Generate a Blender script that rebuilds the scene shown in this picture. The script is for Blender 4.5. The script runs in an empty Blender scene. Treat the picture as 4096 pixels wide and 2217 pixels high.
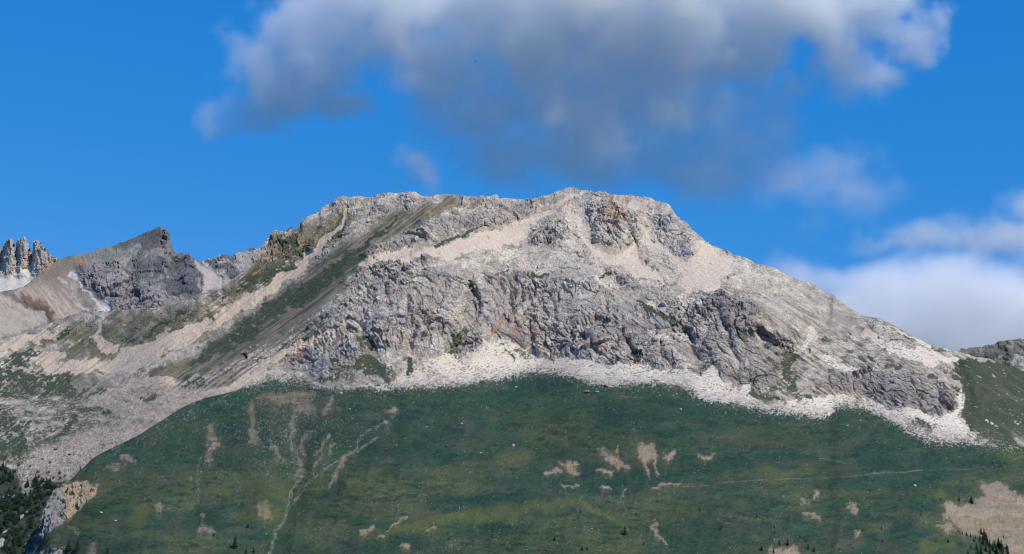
import bpy, bmesh, math, random
import numpy as np

# ------------------------------------------------------------------ scene, camera, sky, sun
sc = bpy.context.scene
col_root = sc.collection
PITCH = math.radians(12.5)
HFOV = math.radians(36.0)
W, H = 4096.0, 2217.0                      # the survey raster in which the skyline was measured
FPX = W / 2 / math.tan(HFOV / 2)
CX, CY = W / 2, H / 2

cam_d = bpy.data.cameras.new('camera')
cam = bpy.data.objects.new('camera', cam_d)
col_root.objects.link(cam)
cam_d.sensor_fit = 'HORIZONTAL'
cam_d.angle = HFOV
cam_d.clip_start = 1.0
cam_d.clip_end = 80000.0
cam.location = (0, 0, 0)
cam.rotation_euler = (math.pi / 2 + PITCH, 0, 0)
sc.camera = cam

SUN_EL = math.radians(46)
SUN_AZ = math.radians(136)                 # compass style, from +Y towards +X: behind the camera, to the right
sun_vec = np.array([math.sin(SUN_AZ) * math.cos(SUN_EL), math.cos(SUN_AZ) * math.cos(SUN_EL), math.sin(SUN_EL)])

world = bpy.data.worlds.new('World')
sc.world = world
world.use_nodes = True
wn = world.node_tree
wn.nodes.clear()
w_out = wn.nodes.new('ShaderNodeOutputWorld')
w_bg = wn.nodes.new('ShaderNodeBackground')
w_sky = wn.nodes.new('ShaderNodeTexSky')
w_sky.sky_type = 'NISHITA'
w_sky.sun_disc = False
w_sky.sun_elevation = SUN_EL
w_sky.sun_rotation = SUN_AZ
w_sky.altitude = 2200.0
w_sky.air_density = 1.35
w_sky.dust_density = 0.15
w_sky.ozone_density = 4.5
w_bg.inputs['Strength'].default_value = 0.12
# clear, high-mountain blue: each channel of the sky is graded over the whole dome
w_sep = wn.nodes.new('ShaderNodeSeparateColor'); w_com = wn.nodes.new('ShaderNodeCombineColor')
wn.links.new(w_sky.outputs['Color'], w_sep.inputs[0])
for i, (gain, power) in enumerate(((0.098, 2.2), (1.07, 0.65), (3.1, 0.40))):
    w_p = wn.nodes.new('ShaderNodeMath'); w_p.operation = 'POWER'; w_p.inputs[1].default_value = power
    w_m = wn.nodes.new('ShaderNodeMath'); w_m.operation = 'MULTIPLY'; w_m.inputs[1].default_value = gain
    wn.links.new(w_sep.outputs[i], w_p.inputs[0]); wn.links.new(w_p.outputs[0], w_m.inputs[0]); wn.links.new(w_m.outputs[0], w_com.inputs[i])
w_cap = wn.nodes.new('ShaderNodeMath'); w_cap.operation = 'MULTIPLY'; w_cap.inputs[1].default_value = 0.62
w_min = wn.nodes.new('ShaderNodeMath'); w_min.operation = 'SMOOTH_MIN'; w_min.inputs[2].default_value = 0.4
wn.links.new(w_com.inputs[1].links[0].from_socket, w_cap.inputs[0])
wn.links.new(w_com.inputs[0].links[0].from_socket, w_min.inputs[0]); wn.links.new(w_cap.outputs[0], w_min.inputs[1])
wn.links.new(w_min.outputs[0], w_com.inputs[0])
wn.links.new(w_com.outputs[0], w_bg.inputs['Color'])
wn.links.new(w_bg.outputs['Background'], w_out.inputs['Surface'])

sun_d = bpy.data.lights.new('sun', 'SUN')
sun_d.energy = 4.1
sun_d.angle = math.radians(0.53)
sun_d.color = (1.0, 0.925, 0.81)
sun = bpy.data.objects.new('sun', sun_d)
col_root.objects.link(sun)
from mathutils import Vector, Matrix
sun.rotation_euler = Vector(sun_vec).to_track_quat('Z', 'Y').to_euler()

sc.view_settings.view_transform = 'Standard'
sc.view_settings.look = 'None'
sc.view_settings.exposure = 0.0
sc.view_settings.gamma = 1.0
sc.view_settings.use_curve_mapping = False
sc.render.engine = 'CYCLES'
sc.cycles.use_denoising = True
sc.cycles.filter_width = 1.0
sc.cycles.max_bounces = 12
sc.cycles.diffuse_bounces = 2
sc.cycles.volume_bounces = 12

# ------------------------------------------------------------------ numpy noise
F32 = np.float32
def _hash(ix, iy, iz, seed):
    h = (ix.astype(np.int64) * 374761393 + iy.astype(np.int64) * 668265263 + iz.astype(np.int64) * 2147483647 + seed * 1274126177) & 0xFFFFFFFF
    h = ((h ^ (h >> 13)) * 1274126177) & 0xFFFFFFFF
    h = ((h ^ (h >> 16)) * 2246822519) & 0xFFFFFFFF
    return (h ^ (h >> 15)) & 0xFFFFFFFF
_G = np.random.RandomState(5).normal(size=(256, 3)).astype(F32)
_G /= np.linalg.norm(_G, axis=1, keepdims=True)
def perlin(x, y, z=None, seed=0):
    if z is None:
        z = np.full_like(x, 0.37)
    sh = x.shape
    x = x.ravel().astype(F32); y = y.ravel().astype(F32); z = z.ravel().astype(F32)
    ix, iy, iz = np.floor(x), np.floor(y), np.floor(z)
    fx, fy, fz = x - ix, y - iy, z - iz
    ix = ix.astype(np.int32); iy = iy.astype(np.int32); iz = iz.astype(np.int32)
    ux, uy, uz = [t * t * t * (t * (t * 6 - 15) + 10) for t in (fx, fy, fz)]
    out = 0
    for dx in (0, 1):
        for dy in (0, 1):
            for dz in (0, 1):
                g = _G[_hash(ix + dx, iy + dy, iz + dz, seed) & 255]
                d = g[:, 0] * (fx - dx) + g[:, 1] * (fy - dy) + g[:, 2] * (fz - dz)
                w = (ux if dx else 1 - ux) * (uy if dy else 1 - uy) * (uz if dz else 1 - uz)
                out = out + w * d
    return (out * 1.5).reshape(sh)
def fbm(x, y, z=None, o=4, seed=0, gain=0.5, ridged=False):
    t, a, n = 0, 1.0, 0
    for i in range(o):
        v = perlin(x * 2**i, y * 2**i, None if z is None else z * 2**i, seed + i * 17)
        if ridged:
            v = 1 - 2 * np.abs(v)
        t = t + a * v; n += a; a *= gain
    return t / n
def blocks(x, y, z, seed=0, tilt=1.0):
    """faceted crag relief: every Voronoi cell is one tilted, offset rock facet; returns height, edge distance, cell random"""
    sh = x.shape
    p = np.stack([x.ravel(), y.ravel(), z.ravel()], 1).astype(F32)
    ip = np.floor(p).astype(np.int32)
    fp = p - ip
    n = len(p)
    b1 = np.full(n, 9.0, F32); b2 = np.full(n, 9.0, F32)
    hb = np.zeros(n, np.int64); rel = np.zeros((n, 3), F32)
    for dx in (-1, 0, 1):
        for dy in (-1, 0, 1):
            for dz in (-1, 0, 1):
                h = _hash(ip[:, 0] + dx, ip[:, 1] + dy, ip[:, 2] + dz, seed)
                c = np.stack([dx + (h & 1023) / 1023.0, dy + ((h >> 10) & 1023) / 1023.0, dz + ((h >> 20) & 1023) / 1023.0], 1).astype(F32)
                r = fp - c
                ar = np.abs(r); d = (0.55 * ar.max(1) + 0.45 * np.sqrt((r * r).sum(1))) ** 2
                m = d < b1
                b2 = np.where(m, b1, np.minimum(b2, d))
                b1 = np.where(m, d, b1)
                hb = np.where(m, h, hb)
                rel[m] = r[m]
    g = _G[hb & 255]
    off = ((hb >> 8) & 1023) / 1023.0
    hgt = (off - 0.5) + tilt * (g * rel).sum(1)
    edge = np.sqrt(b2) - np.sqrt(b1)
    return hgt.reshape(sh), edge.reshape(sh), off.reshape(sh)
def sstep(a, b, x):
    t = np.clip((x - a) / (b - a), 0, 1)
    return t * t * (3 - 2 * t)

# ------------------------------------------------------------------ raster <-> world
cP, sP = math.cos(PITCH), math.sin(PITCH)
def ratios(u, v):
    a = (u - CX) / FPX; b = (CY - v) / FPX
    yy = cP - b * sP
    return a / yy, (sP + b * cP) / yy
def world_pt(u, v, y):
    X, E = ratios(u, v)
    return np.stack([X * y, y + 0 * X, E * y], -1)
def to_px(p):
    f = p[..., 1] * cP + p[..., 2] * sP
    up = -p[..., 1] * sP + p[..., 2] * cP
    return CX + FPX * p[..., 0] / f, CY - FPX * up / f
def curve(pts):
    pts = sorted(pts)
    xs = np.array([p[0] for p in pts], float); ys = np.array([p[1] for p in pts], float)
    return lambda u: np.interp(u, xs, ys)
def gblur1(a, s, axis):
    if s <= 0: return a
    r = int(s * 3) + 1
    k = np.exp(-0.5 * (np.arange(-r, r + 1) / s) ** 2); k /= k.sum()
    pad = [(0, 0)] * a.ndim; pad[axis] = (r, r)
    ap = np.pad(a, pad, mode='edge')
    n = a.shape[axis]
    out = np.zeros_like(a, dtype=float)
    for i, w in enumerate(k):
        out += w * np.take(ap, np.arange(i, i + n), axis=axis)
    return out

class Paint:
    """soft masks drawn on a surface's own raster, edges broken up by noise"""
    def __init__(self, u, v, seed=0):
        self.u, self.v = u, v
        self.wx = 26 * perlin(u / 70, v / 70, seed=seed + 1) + 12 * perlin(u / 24, v / 24, seed=seed + 2) + 5 * perlin(u / 8, v / 8, seed=seed + 3)
        self.wy = 26 * perlin(u / 70, v / 70, seed=seed + 4) + 12 * perlin(u / 24, v / 24, seed=seed + 5) + 5 * perlin(u / 8, v / 8, seed=seed + 6)
        self.fine = fbm(u / 14, v / 11, o=3, seed=seed + 7, gain=0.75)
    def _sub(self, pts, pad):
        x = [p[0] for p in pts]; y = [p[1] for p in pts]
        return (self.u > min(x) - pad) & (self.u < max(x) + pad) & (self.v > min(y) - pad) & (self.v < max(y) + pad)
    def stroke(self, pts, w, soft=0.5, warp=1.0, rough=0.35):
        if not hasattr(w, '__len__'): w = [w] * len(pts)
        if len(pts) == 1:
            pts = [pts[0], (pts[0][0] + 1, pts[0][1])]; w = [w[0], w[0]]
        out = np.zeros(self.u.shape, F32)
        m = self._sub(pts, max(w) * 1.6 + 45)
        if not m.any(): return out
        px = self.u[m] + warp * self.wx[m]; py = self.v[m] + warp * self.wy[m]
        best = np.full(px.shape, 1e9)
        for i in range(len(pts) - 1):
            ax, ay = pts[i]; bx, by = pts[i + 1]
            dx, dy = bx - ax, by - ay
            t = np.clip(((px - ax) * dx + (py - ay) * dy) / (dx * dx + dy * dy + 1e-9), 0, 1)
            d = np.hypot(px - ax - t * dx, py - ay - t * dy) / (w[i] + (w[i + 1] - w[i]) * t)
            best = np.minimum(best, d)
        best = best + rough * self.fine[m]
        out[m] = 1 - sstep(1 - soft, 1 + soft * 0.5, best)
        return out
    def poly(self, pts, soft=10, warp=1.0, rough=6):
        out = np.zeros(self.u.shape, F32)
        m = self._sub(pts, 60)
        if not m.any(): return out
        px = self.u[m] + warp * self.wx[m]; py = self.v[m] + warp * self.wy[m]
        ins = np.zeros(px.shape, bool); best = np.full(px.shape, 1e9)
        n = len(pts)
        for i in range(n):
            ax, ay = pts[i]; bx, by = pts[(i + 1) % n]
            dx, dy = bx - ax, by - ay
            t = np.clip(((px - ax) * dx + (py - ay) * dy) / (dx * dx + dy * dy + 1e-9), 0, 1)
            best = np.minimum(best, np.hypot(px - ax - t * dx, py - ay - t * dy))
            if by != ay:
                ins ^= ((ay > py) != (by > py)) & (px < dx * (py - ay) / dy + ax)
        sd = np.where(ins, best, -best) + rough * self.fine[m]
        out[m] = sstep(-soft, soft, sd)
        return out
    def many(self, items, **k):
        o = np.zeros(self.u.shape, F32)
        for pts, w in items:
            o = np.maximum(o, self.stroke(pts, w, **k) if w is not None else self.poly(pts, **k))
        return o

# ------------------------------------------------------------------ materials
def terrain_material(name, bump=0.5, scale=0.5, var=0.16, rough=0.95):
    m = bpy.data.materials.new(name); m.use_nodes = True
    nt = m.node_tree; nt.nodes.clear()
    out = nt.nodes.new('ShaderNodeOutputMaterial'); bs = nt.nodes.new('ShaderNodeBsdfPrincipled')
    at = nt.nodes.new('ShaderNodeAttribute'); at.attribute_name = 'Col'
    tc = nt.nodes.new('ShaderNodeNewGeometry')
    n1 = nt.nodes.new('ShaderNodeTexNoise'); n1.inputs['Scale'].default_value = scale; n1.inputs['Detail'].default_value = 5
    n1.inputs['Roughness'].default_value = 0.65
    mr = nt.nodes.new('ShaderNodeMapRange'); mr.inputs[1].default_value = 0.3; mr.inputs[2].default_value = 0.7
    mr.inputs[3].default_value = 1 - var; mr.inputs[4].default_value = 1 + var
    mx = nt.nodes.new('ShaderNodeVectorMath'); mx.operation = 'SCALE'
    bp = nt.nodes.new('ShaderNodeBump'); bp.inputs['Strength'].default_value = bump; bp.inputs['Distance'].default_value = 1.2
    L = nt.links.new
    L(tc.outputs['Position'], n1.inputs['Vector'])
    L(n1.outputs['Fac'], mr.inputs[0]); L(at.outputs['Color'], mx.inputs[0]); L(mr.outputs[0], mx.inputs['Scale'])
    L(mx.outputs[0], bs.inputs['Base Color']); L(n1.outputs['Fac'], bp.inputs['Height']); L(bp.outputs['Normal'], bs.inputs['Normal'])
    bs.inputs['Roughness'].default_value = rough
    bs.inputs['Specular IOR Level'].default_value = 0.15
    L(bs.outputs[0], out.inputs['Surface'])
    return m
def plain_material(name, color, rough=0.9, var=0.25, scale=1.0):
    m = bpy.data.materials.new(name); m.use_nodes = True
    nt = m.node_tree; bs = nt.nodes['Principled BSDF']
    n1 = nt.nodes.new('ShaderNodeTexNoise'); n1.inputs['Scale'].default_value = scale; n1.inputs['Detail'].default_value = 4
    tc = nt.nodes.new('ShaderNodeNewGeometry')
    cr = nt.nodes.new('ShaderNodeValToRGB')
    c = np.array(color)
    cr.color_ramp.elements[0].position = 0.3; cr.color_ramp.elements[1].position = 0.7
    cr.color_ramp.elements[0].color = (*(c * (1 - var)), 1); cr.color_ramp.elements[1].color = (*np.clip(c * (1 + var), 0, 1), 1)
    nt.links.new(tc.outputs['Position'], n1.inputs['Vector']); nt.links.new(n1.outputs['Fac'], cr.inputs[0])
    nt.links.new(cr.outputs[0], bs.inputs['Base Color'])
    bs.inputs['Roughness'].default_value = rough; bs.inputs['Specular IOR Level'].default_value = 0.2
    return m

def mesh_obj(name, verts, faces, mat, parent=None, smooth=None, colors=None):
    me = bpy.data.meshes.new(name)
    verts = np.asarray(verts, F32); faces = np.asarray(faces, np.int32)
    k = faces.shape[1]
    me.vertices.add(len(verts)); me.vertices.foreach_set('co', verts.ravel())
    me.loops.add(faces.size); me.loops.foreach_set('vertex_index', faces.ravel())
    me.polygons.add(len(faces))
    me.polygons.foreach_set('loop_start', np.arange(0, faces.size, k, dtype=np.int32))
    if smooth is not None:
        me.polygons.foreach_set('use_smooth', np.broadcast_to(smooth, (len(faces),)).astype(bool))
    me.update(calc_edges=True)
    if colors is not None:
        ca = me.color_attributes.new('Col', 'FLOAT_COLOR', 'POINT')
        c4 = np.ones((len(verts), 4), F32); c4[:, :3] = colors
        ca.data.foreach_set('color', c4.ravel())
    me.materials.append(mat)
    ob = bpy.data.objects.new(name, me)
    col_root.objects.link(ob)
    if parent is not None: ob.parent = parent
    return ob
def tag(o, label=None, category=None, group=None, kind=None):
    if label: o['label'] = label
    if category: o['category'] = category
    if group: o['group'] = group
    if kind: o['kind'] = kind
    return o

def grid_normals(P):
    du = np.gradient(P, axis=1); dv = np.gradient(P, axis=0)
    n = np.cross(du, dv)
    n /= np.linalg.norm(n, axis=-1, keepdims=True) + 1e-9
    s = np.sign((n * -P).sum(-1, keepdims=True)); s[s == 0] = 1
    return n * s
def add_back(P, nrow, step, slope):
    """carry the ground over the crest and down the far side"""
    last = P[-1]
    rows = []
    for i in range(1, nrow + 1):
        d = step * (i ** 1.6)
        r = last.copy()
        r[:, 1] += d
        r[:, 0] *= r[:, 1] / last[:, 1]
        r[:, 2] = last[:, 2] + 0.25 * min(d, step) - slope * d
        rows.append(r)
    return np.concatenate([P, np.array(rows)], 0)
def terrain(name, P, C, flat, mat):
    nv, nu = P.shape[:2]
    i = np.arange(nv * nu).reshape(nv, nu)
    f = np.stack([i[:-1, :-1], i[:-1, 1:], i[1:, 1:], i[1:, :-1]], -1).reshape(-1, 4)
    sm = ~(flat[:-1, :-1].ravel() > 0.5)
    return mesh_obj(name, P.reshape(-1, 3), f, mat, smooth=sm, colors=C.reshape(-1, 3))
def ext_back(a, n):
    return np.concatenate([a, np.repeat(a[-1:], n, 0)], 0)
def mixc(C, c, m):
    c = np.asarray(c, F32)
    return C + (c - C) * m[..., None]

# survey curves ----------------------------------------------------------------------------------
GRASS_EDGE = [(-500, 2900), (60, 2320), (130, 2217), (165, 2160), (182, 2000), (205, 1965), (252, 1945), (300, 1905), (345, 1860), (375, 1830), (486, 1775), (586, 1722), (674, 1664), (750, 1617),
              (832, 1590), (914, 1570), (1000, 1542), (1085, 1517), (1164, 1514), (1263, 1538), (1368, 1549), (1460, 1549), (1592, 1550), (1724, 1540),
              (1855, 1533), (1987, 1514), (2099, 1493), (2178, 1483), (2263, 1497), (2395, 1538), (2480, 1537), (2625, 1530), (2770, 1560), (2800, 1596),
              (2855, 1610), (2954, 1618), (3100, 1642), (3234, 1662), (3328, 1666), (3345, 1625), (3428, 1622), (3504, 1648), (3545, 1675), (3615, 1716),
              (3703, 1752), (3850, 1769), (3967, 1781), (4096, 1787), (4700, 1840)]
grass_edge = curve(GRASS_EDGE)
MAIN_SKY = [(-500, 1420), (-60, 1352), (0, 1342), (28, 1351), (70, 1344), (140, 1316), (224, 1286), (298, 1256), (396, 1246), (466, 1242), (620, 1232), (690, 1218), (765, 1195),
            (830, 1176), (886, 1153), (956, 1097), (1000, 1045), (1042, 996), (1061, 970), (1084, 942), (1100, 923), (1140, 930), (1173, 919), (1200, 900), (1210, 880), (1238, 863), (1275, 849),
            (1284, 831), (1317, 812), (1340, 796), (1373, 784), (1401, 789), (1434, 785), (1462, 791), (1485, 791), (1508, 777), (1541, 769), (1569, 772),
            (1606, 771), (1639, 765), (1662, 768), (1685, 784), (1727, 786), (1746, 778), (1811, 776), (1835, 786), (1881, 791), (1905, 784), (1928, 782), (1961, 784),
            (1970, 778), (1991, 779), (1998, 793), (2026, 791), (2084, 799), (2140, 791), (2196, 779), (2233, 763), (2280, 751), (2303, 755), (2322, 762), (2368, 765), (2429, 772),
            (2471, 782), (2518, 778), (2564, 786), (2602, 792), (2618, 806), (2648, 806), (2671, 817), (2695, 840), (2713, 875), (2741, 887), (2769, 915), (2793, 940),
            (2821, 966), (2872, 989), (2909, 1005), (2933, 1022), (2979, 1026), (3026, 1052), (3107, 1077), (3140, 1098), (3187, 1115), (3233, 1129), (3270, 1145),
            (3298, 1164), (3331, 1175), (3364, 1208), (3406, 1233), (3448, 1261), (3504, 1273), (3550, 1292), (3592, 1313), (3634, 1336), (3676, 1359), (3718, 1380),
            (3769, 1387), (3811, 1403), (3835, 1408), (3900, 1427), (3956, 1437), (4026, 1464), (4096, 1485), (4700, 1690)]
main_sky = curve(MAIN_SKY)

def march(u, v, y0, slope):
    """walk up each column from depth y0 with the given slope (degrees) per raster cell"""
    X, E = ratios(u, v)
    t = np.tan(np.radians(slope))
    y = np.zeros(u.shape); y[0] = y0
    z = y0 * E[0]
    for i in range(1, u.shape[0]):
        ti = t[i]
        yi = (z - y[i - 1] * ti) / np.minimum(E[i] - ti, -0.04)
        y[i] = np.maximum(yi, y[i - 1] - 4)
        z = y[i] * E[i]
    return y

# ================================================================== 1 grass slope (near hillside)
def wide(n):                                # fine inside the frame, coarse wings beyond it
    return np.concatenate([np.linspace(-1100, -220, 45)[:-1], np.linspace(-220, 4320, n), np.linspace(4320, 5400, 50)[1:]])
uA = wide(1380); NU = len(uA)
eA = gblur1(grass_edge(uA), 6, 0)
topA = eA - 90 * sstep(950, 1150, uA)
botA = np.full(NU, 2420.0); botA = np.maximum(botA, topA + 60)
NVA = 250
tA = np.linspace(0, 1, NVA)[:, None]
vA = botA[None] + (topA - botA)[None] * tA
UA = np.broadcast_to(uA[None], vA.shape).copy()
y0A = 1640 + 60 * np.cos((uA - 2300) / 900) * -1 + 260 * sstep(700, -300, uA) + 140 * sstep(3600, 4500, uA)
slA = 27 + 3.0 * perlin(UA / 420, vA / 260, seed=3) + 4 * perlin(UA / 900, vA / 300, seed=4)
slA = slA - 5 * np.exp(-((vA - 2010) / 38) ** 2) * sstep(1500, 1900, UA) * sstep(3300, 2500, UA)
slA = slA + 9 * np.exp(-((vA - 1850) / 60) ** 2) * sstep(2150, 2300, UA) * sstep(2950, 2800, UA)
slA = slA + 7 * sstep(600, 150, UA)
yA = march(UA, vA, y0A, slA)
yA = gblur1(yA, 14, 1)
pA = Paint(UA, vA, 100)
def relief(paint, items):
    d = np.zeros(paint.u.shape)
    for pts, w, amp in items:
        s = paint.stroke(pts, [x * 1.5 for x in (w if hasattr(w, '__len__') else [w] * len(pts))], soft=0.95, warp=0.5, rough=0.05)
        d += amp * s
    return d
relA = relief(pA, [
    ([(1178, 1560), (1164, 1747), (1190, 1880), (1151, 2030), (1105, 2129), (1070, 2260)], [60, 60, 45, 40, 40, 40], -16),
    ([(1560, 1660), (1421, 1787), (1309, 1938), (1190, 1990)], [50, 40, 35, 25], -8),
    ([(860, 1640), (820, 1840), (800, 2060)], [70, 60, 50], -7),
    ([(1010, 1600), (1000, 1780), (1040, 2050)], [50, 45, 40], 7),
    ([(1330, 1600), (1290, 1720), (1230, 1900)], [45, 40, 30], 6),
    ([(2309, 2012), (2200, 2050), (2080, 2110)], [60, 60, 80], 12),
    ([(2430, 2030), (2560, 2120), (2700, 2230)], [50, 45, 50], -12),
    ([(2460, 1840), (2507, 1958)], [60, 40], -7),
    ([(2590, 1780), (2600, 1920)], [40, 30], -6),
    ([(3560, 1960), (3650, 2120)], [70, 80], -10),
    ([(3930, 1900), (3860, 2100)], [60, 90], -12),
    ([(4050, 1960), (4000, 2190)], [60, 90], -14),
    ([(3800, 1890), (3700, 2100), (3640, 2230)], [60, 90, 90], 12),
])
fold = fbm((UA + 0.25 * (vA - 1800)) / 210, vA / 620, o=3, seed=27, ridged=True)
yA = yA - relA - 9.0 * fold * sstep(0, 120, vA - np.broadcast_to(eA, vA.shape)) - 6.0 * fbm(UA / 260, vA / 90, o=3, seed=28) * sstep(0, 120, vA - np.broadcast_to(eA, vA.shape))
PA = world_pt(UA, vA, yA)
cliffA = np.maximum(pA.poly([(182, 1960), (252, 1940), (300, 1935), (352, 1925), (393, 1939), (340, 2009), (252, 2086), (211, 2121), (117, 2160), (130, 2217), (60, 2300), (100, 2120), (164, 2040)], soft=8, warp=0.4),
                    pA.poly([(60, 2330), (120, 2230), (190, 2190), (250, 2190), (262, 2225), (200, 2330)], soft=8, warp=0.5))
NA = grid_normals(PA)
x, y, z = PA[..., 0], PA[..., 1], PA[..., 2]
dA = 2.2 * fbm(x / 60, y / 60, z / 60, o=3, seed=21) + 0.55 * fbm(x / 11, y / 11, z / 11, o=3, seed=23)
CM = cliffA > 0.01
hb = np.zeros(x.shape, F32); hb2 = np.zeros(x.shape, F32)
hb[CM] = blocks((x / 13)[CM], (y / 13)[CM], (z / 16)[CM], seed=31)[0]
hb2[CM] = blocks((x / 5)[CM], (y / 5)[CM], (z / 6)[CM], seed=32)[0]
dA = dA + cliffA * (6 * hb + 2.5 * hb2 - 1)

# colours of the grass slope
n_big = fbm(UA / 500, vA / 170, o=3, seed=41)
n_mid = fbm(UA / 90, vA / 28, o=4, seed=42)
n_sm = fbm(UA / 20, vA / 8, o=3, seed=43)
CA = np.zeros(UA.shape + (3,), F32) + np.array([0.029, 0.060, 0.036], F32)
CA = mixc(CA, [0.046, 0.068, 0.032], sstep(-0.1, 0.45, n_big + 0.4 * n_mid))
CA = mixc(CA, [0.021, 0.052, 0.036], sstep(0.02, 0.42, -n_big + 0.8 * n_mid))
CA = mixc(CA, [0.015, 0.036, 0.026], sstep(0.12, 0.45, n_mid + 0.6 * n_sm) * 0.75)
olive = sstep(-0.15, 0.35, fbm(UA / 330, vA / 75, o=4, seed=45)) * sstep(1750, 2000, vA + 120 * n_big)
CA = mixc(CA, [0.078, 0.094, 0.048], olive * 0.75)
CA = mixc(CA, [0.070, 0.070, 0.052], sstep(0.05, 0.4, fbm(UA / 130, vA / 45, o=4, seed=46)) * 0.55)
CA = mixc(CA, [0.013, 0.036, 0.026], sstep(0.10, 0.32, fbm(UA / 46, vA / 13, o=4, seed=48, gain=0.6) + 0.25 * n_big) * 0.7)
hol = fbm((UA + 0.3 * vA) / 260, vA / 120, o=4, seed=49)
CA = mixc(CA, [0.085, 0.092, 0.040], sstep(0.08, 0.40, hol) * sstep(1640, 1850, vA) * 0.60)
CA = mixc(CA, [0.016, 0.043, 0.031], sstep(0.06, 0.36, -hol) * 0.65)
CA *= (1.04 + 0.38 * n_sm + 0.55 * fbm(UA / 11, vA / 6, o=3, seed=44, gain=0.7))[..., None]
CA = mixc(CA, [0.060, 0.062, 0.040], sstep(0.10, 0.55, fbm(UA / 160, vA / 60, o=4, seed=47)) * 0.6)
CA = mixc(CA, [0.095, 0.105, 0.036], pA.many([
    ([(2309, 2000), (2131, 2030), (1980, 2055), (1750, 2085), (1500, 2140)], [25, 30, 34, 30, 20]),
    ([(1400, 1935), (1500, 1930)], 16), ([(560, 2060)], 50), ([(850, 1960), (900, 1970)], 26), ([(900, 1605), (840, 1612)], 12),
    ([(2320, 2000), (2450, 2080), (2500, 2120)], [14, 16, 12]), ([(3760, 1975)], 26), ([(3700, 2180), (3800, 2190)], 22), ([(3060, 1600), (3080, 1640)], 10)], soft=0.9) * 0.7)
soil = [0.27, 0.205, 0.135]
patches = [
    ([(1059, 1583), (1158, 1560), (1250, 1575), (1257, 1668), (1197, 1668), (1158, 1612), (1086, 1612)], None),
    ([(1329, 1585), (1303, 1622), (1289, 1660)], [16, 20, 12]), ([(1000, 1616), (1012, 1690), (1007, 1760)], [14, 14, 18]), ([(1030, 1600), (1090, 1585)], 14),
    ([(1178, 1576), (1178, 1668), (1164, 1747), (1174, 1820), (1197, 1859), (1191, 1899)], [16, 14, 10, 9, 20, 22]),
    ([(1263, 1734), (1217, 1741), (1197, 1787), (1210, 1820)], 9), ([(1316, 1741), (1289, 1787), (1257, 1807)], 10),
    ([(1289, 1813), (1276, 1846), (1257, 1886)], 8), ([(1340, 1790), (1320, 1815)], 8), ([(1086, 1787), (1125, 1846)], 8),
    ([(1033, 2024), (1059, 1997), (1072, 2011), (1092, 2076), (1046, 2063)], None),
    ([(1533, 1649), (1572, 1626), (1599, 1635), (1579, 1659)], None), ([(1421, 1787), (1368, 1853), (1309, 1938)], [6, 10, 9]), ([(1540, 1690)], 12),
    ([(1434, 2135), (1487, 2116)], 8), ([(1510, 2142), (1535, 2142)], 6), ([(1546, 2116), (1625, 2066)], 4), ([(1615, 2190), (1645, 2191)], 11),
    ([(850, 1716), (862, 1770), (840, 1832)], [18, 30, 24]), ([(803, 2065), (812, 2070)], 12), ([(805, 2118), (850, 2128)], 16),
    ([(485, 1836), (515, 1836)], 12), ([(430, 1880), (470, 1870)], 16), ([(500, 1868)], 8), ([(639, 2021), (645, 2035)], 14), ([(369, 2180), (365, 2217), (372, 2290)], [20, 24, 20]),
    ([(262, 2100), (290, 2110), (299, 2132)], [5, 8, 10]), ([(2237, 1853), (2283, 1846), (2329, 1892), (2289, 1899)], None),
    ([(2388, 1793), (2428, 1800), (2487, 1833), (2520, 1892), (2461, 1879), (2421, 1846)], None), ([(2388, 1879), (2447, 1892)], 8), ([(2455, 1795), (2465, 1810)], 7),
    ([(2549, 1780), (2615, 1770), (2618, 1826), (2592, 1859), (2605, 1912), (2586, 1892), (2559, 1820)], None), ([(2612, 1839), (2638, 1905)], 5),
    ([(2645, 1800), (2704, 1807), (2697, 1839), (2651, 1826)], None), ([(2783, 1813), (2855, 1816), (2849, 1836), (2783, 1830)], None),
    ([(2184, 1890), (2237, 1885)], 10), ([(2243, 1945), (2330, 1941)], 4), ([(2410, 1945), (2440, 1945)], 5), ([(2605, 1951), (2658, 1948), (2717, 1948)], [5, 6, 3]),
    ([(2493, 1991), (2507, 1958)], 5), ([(2625, 2089), (2612, 2109), (2645, 2142), (2671, 2182)], [9, 7, 4, 4]),
    ([(3060, 2300), (3076, 2190), (3117, 2182), (3193, 2188), (3215, 2300)], None), ([(3188, 1980), (3218, 1988), (3246, 2015), (3215, 2012)], None),
    ([(3258, 1980)], 15), ([(3404, 2027), (3404, 2040)], 18), ([(3428, 2128), (3432, 2140)], 11), ([(3225, 2062), (3270, 2068)], 12),
    ([(3768, 2020), (3891, 2012), (3893, 1985), (3938, 1972), (3926, 1930), (3996, 1930), (4043, 1963), (4078, 1974), (4130, 2000), (4400, 2100), (4400, 2400), (4060, 2400), (4030, 2220), (3996, 2180), (3926, 2144), (3867, 2144), (3832, 2115), (3785, 2080)], None),
    ([(3744, 2103), (3809, 2097), (3820, 2127), (3774, 2133)], None), ([(540, 1830)], 5), ([(1700, 2120), (1740, 2122)], 5), ([(770, 1912)], 7)]
ps = np.zeros(UA.shape, F32)
for pts, w in patches:
    ps = np.maximum(ps, pA.stroke(pts, w, soft=0.75, warp=0.75, rough=1.0) if w is not None else pA.poly(pts, soft=11, warp=0.7, rough=16))
stri = sstep(-0.25, 0.45, perlin(UA / 90, vA / 3.2, seed=51) + 0.55 * n_sm)        # cattle terracettes
left_side = sstep(1500, 1300, UA)
fall = fbm(UA / 7, vA / 26, o=3, seed=52, gain=0.6)
core = sstep(0.15, 1.10, ps + 0.45 * fall + 0.35 * n_sm) * sstep(0.02, 0.25, ps)
wash = core.astype(float).copy()
for j in range(NVA - 2, -1, -1):
    wash[j] = np.maximum(wash[j], wash[j + 1] * 0.80)
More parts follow.
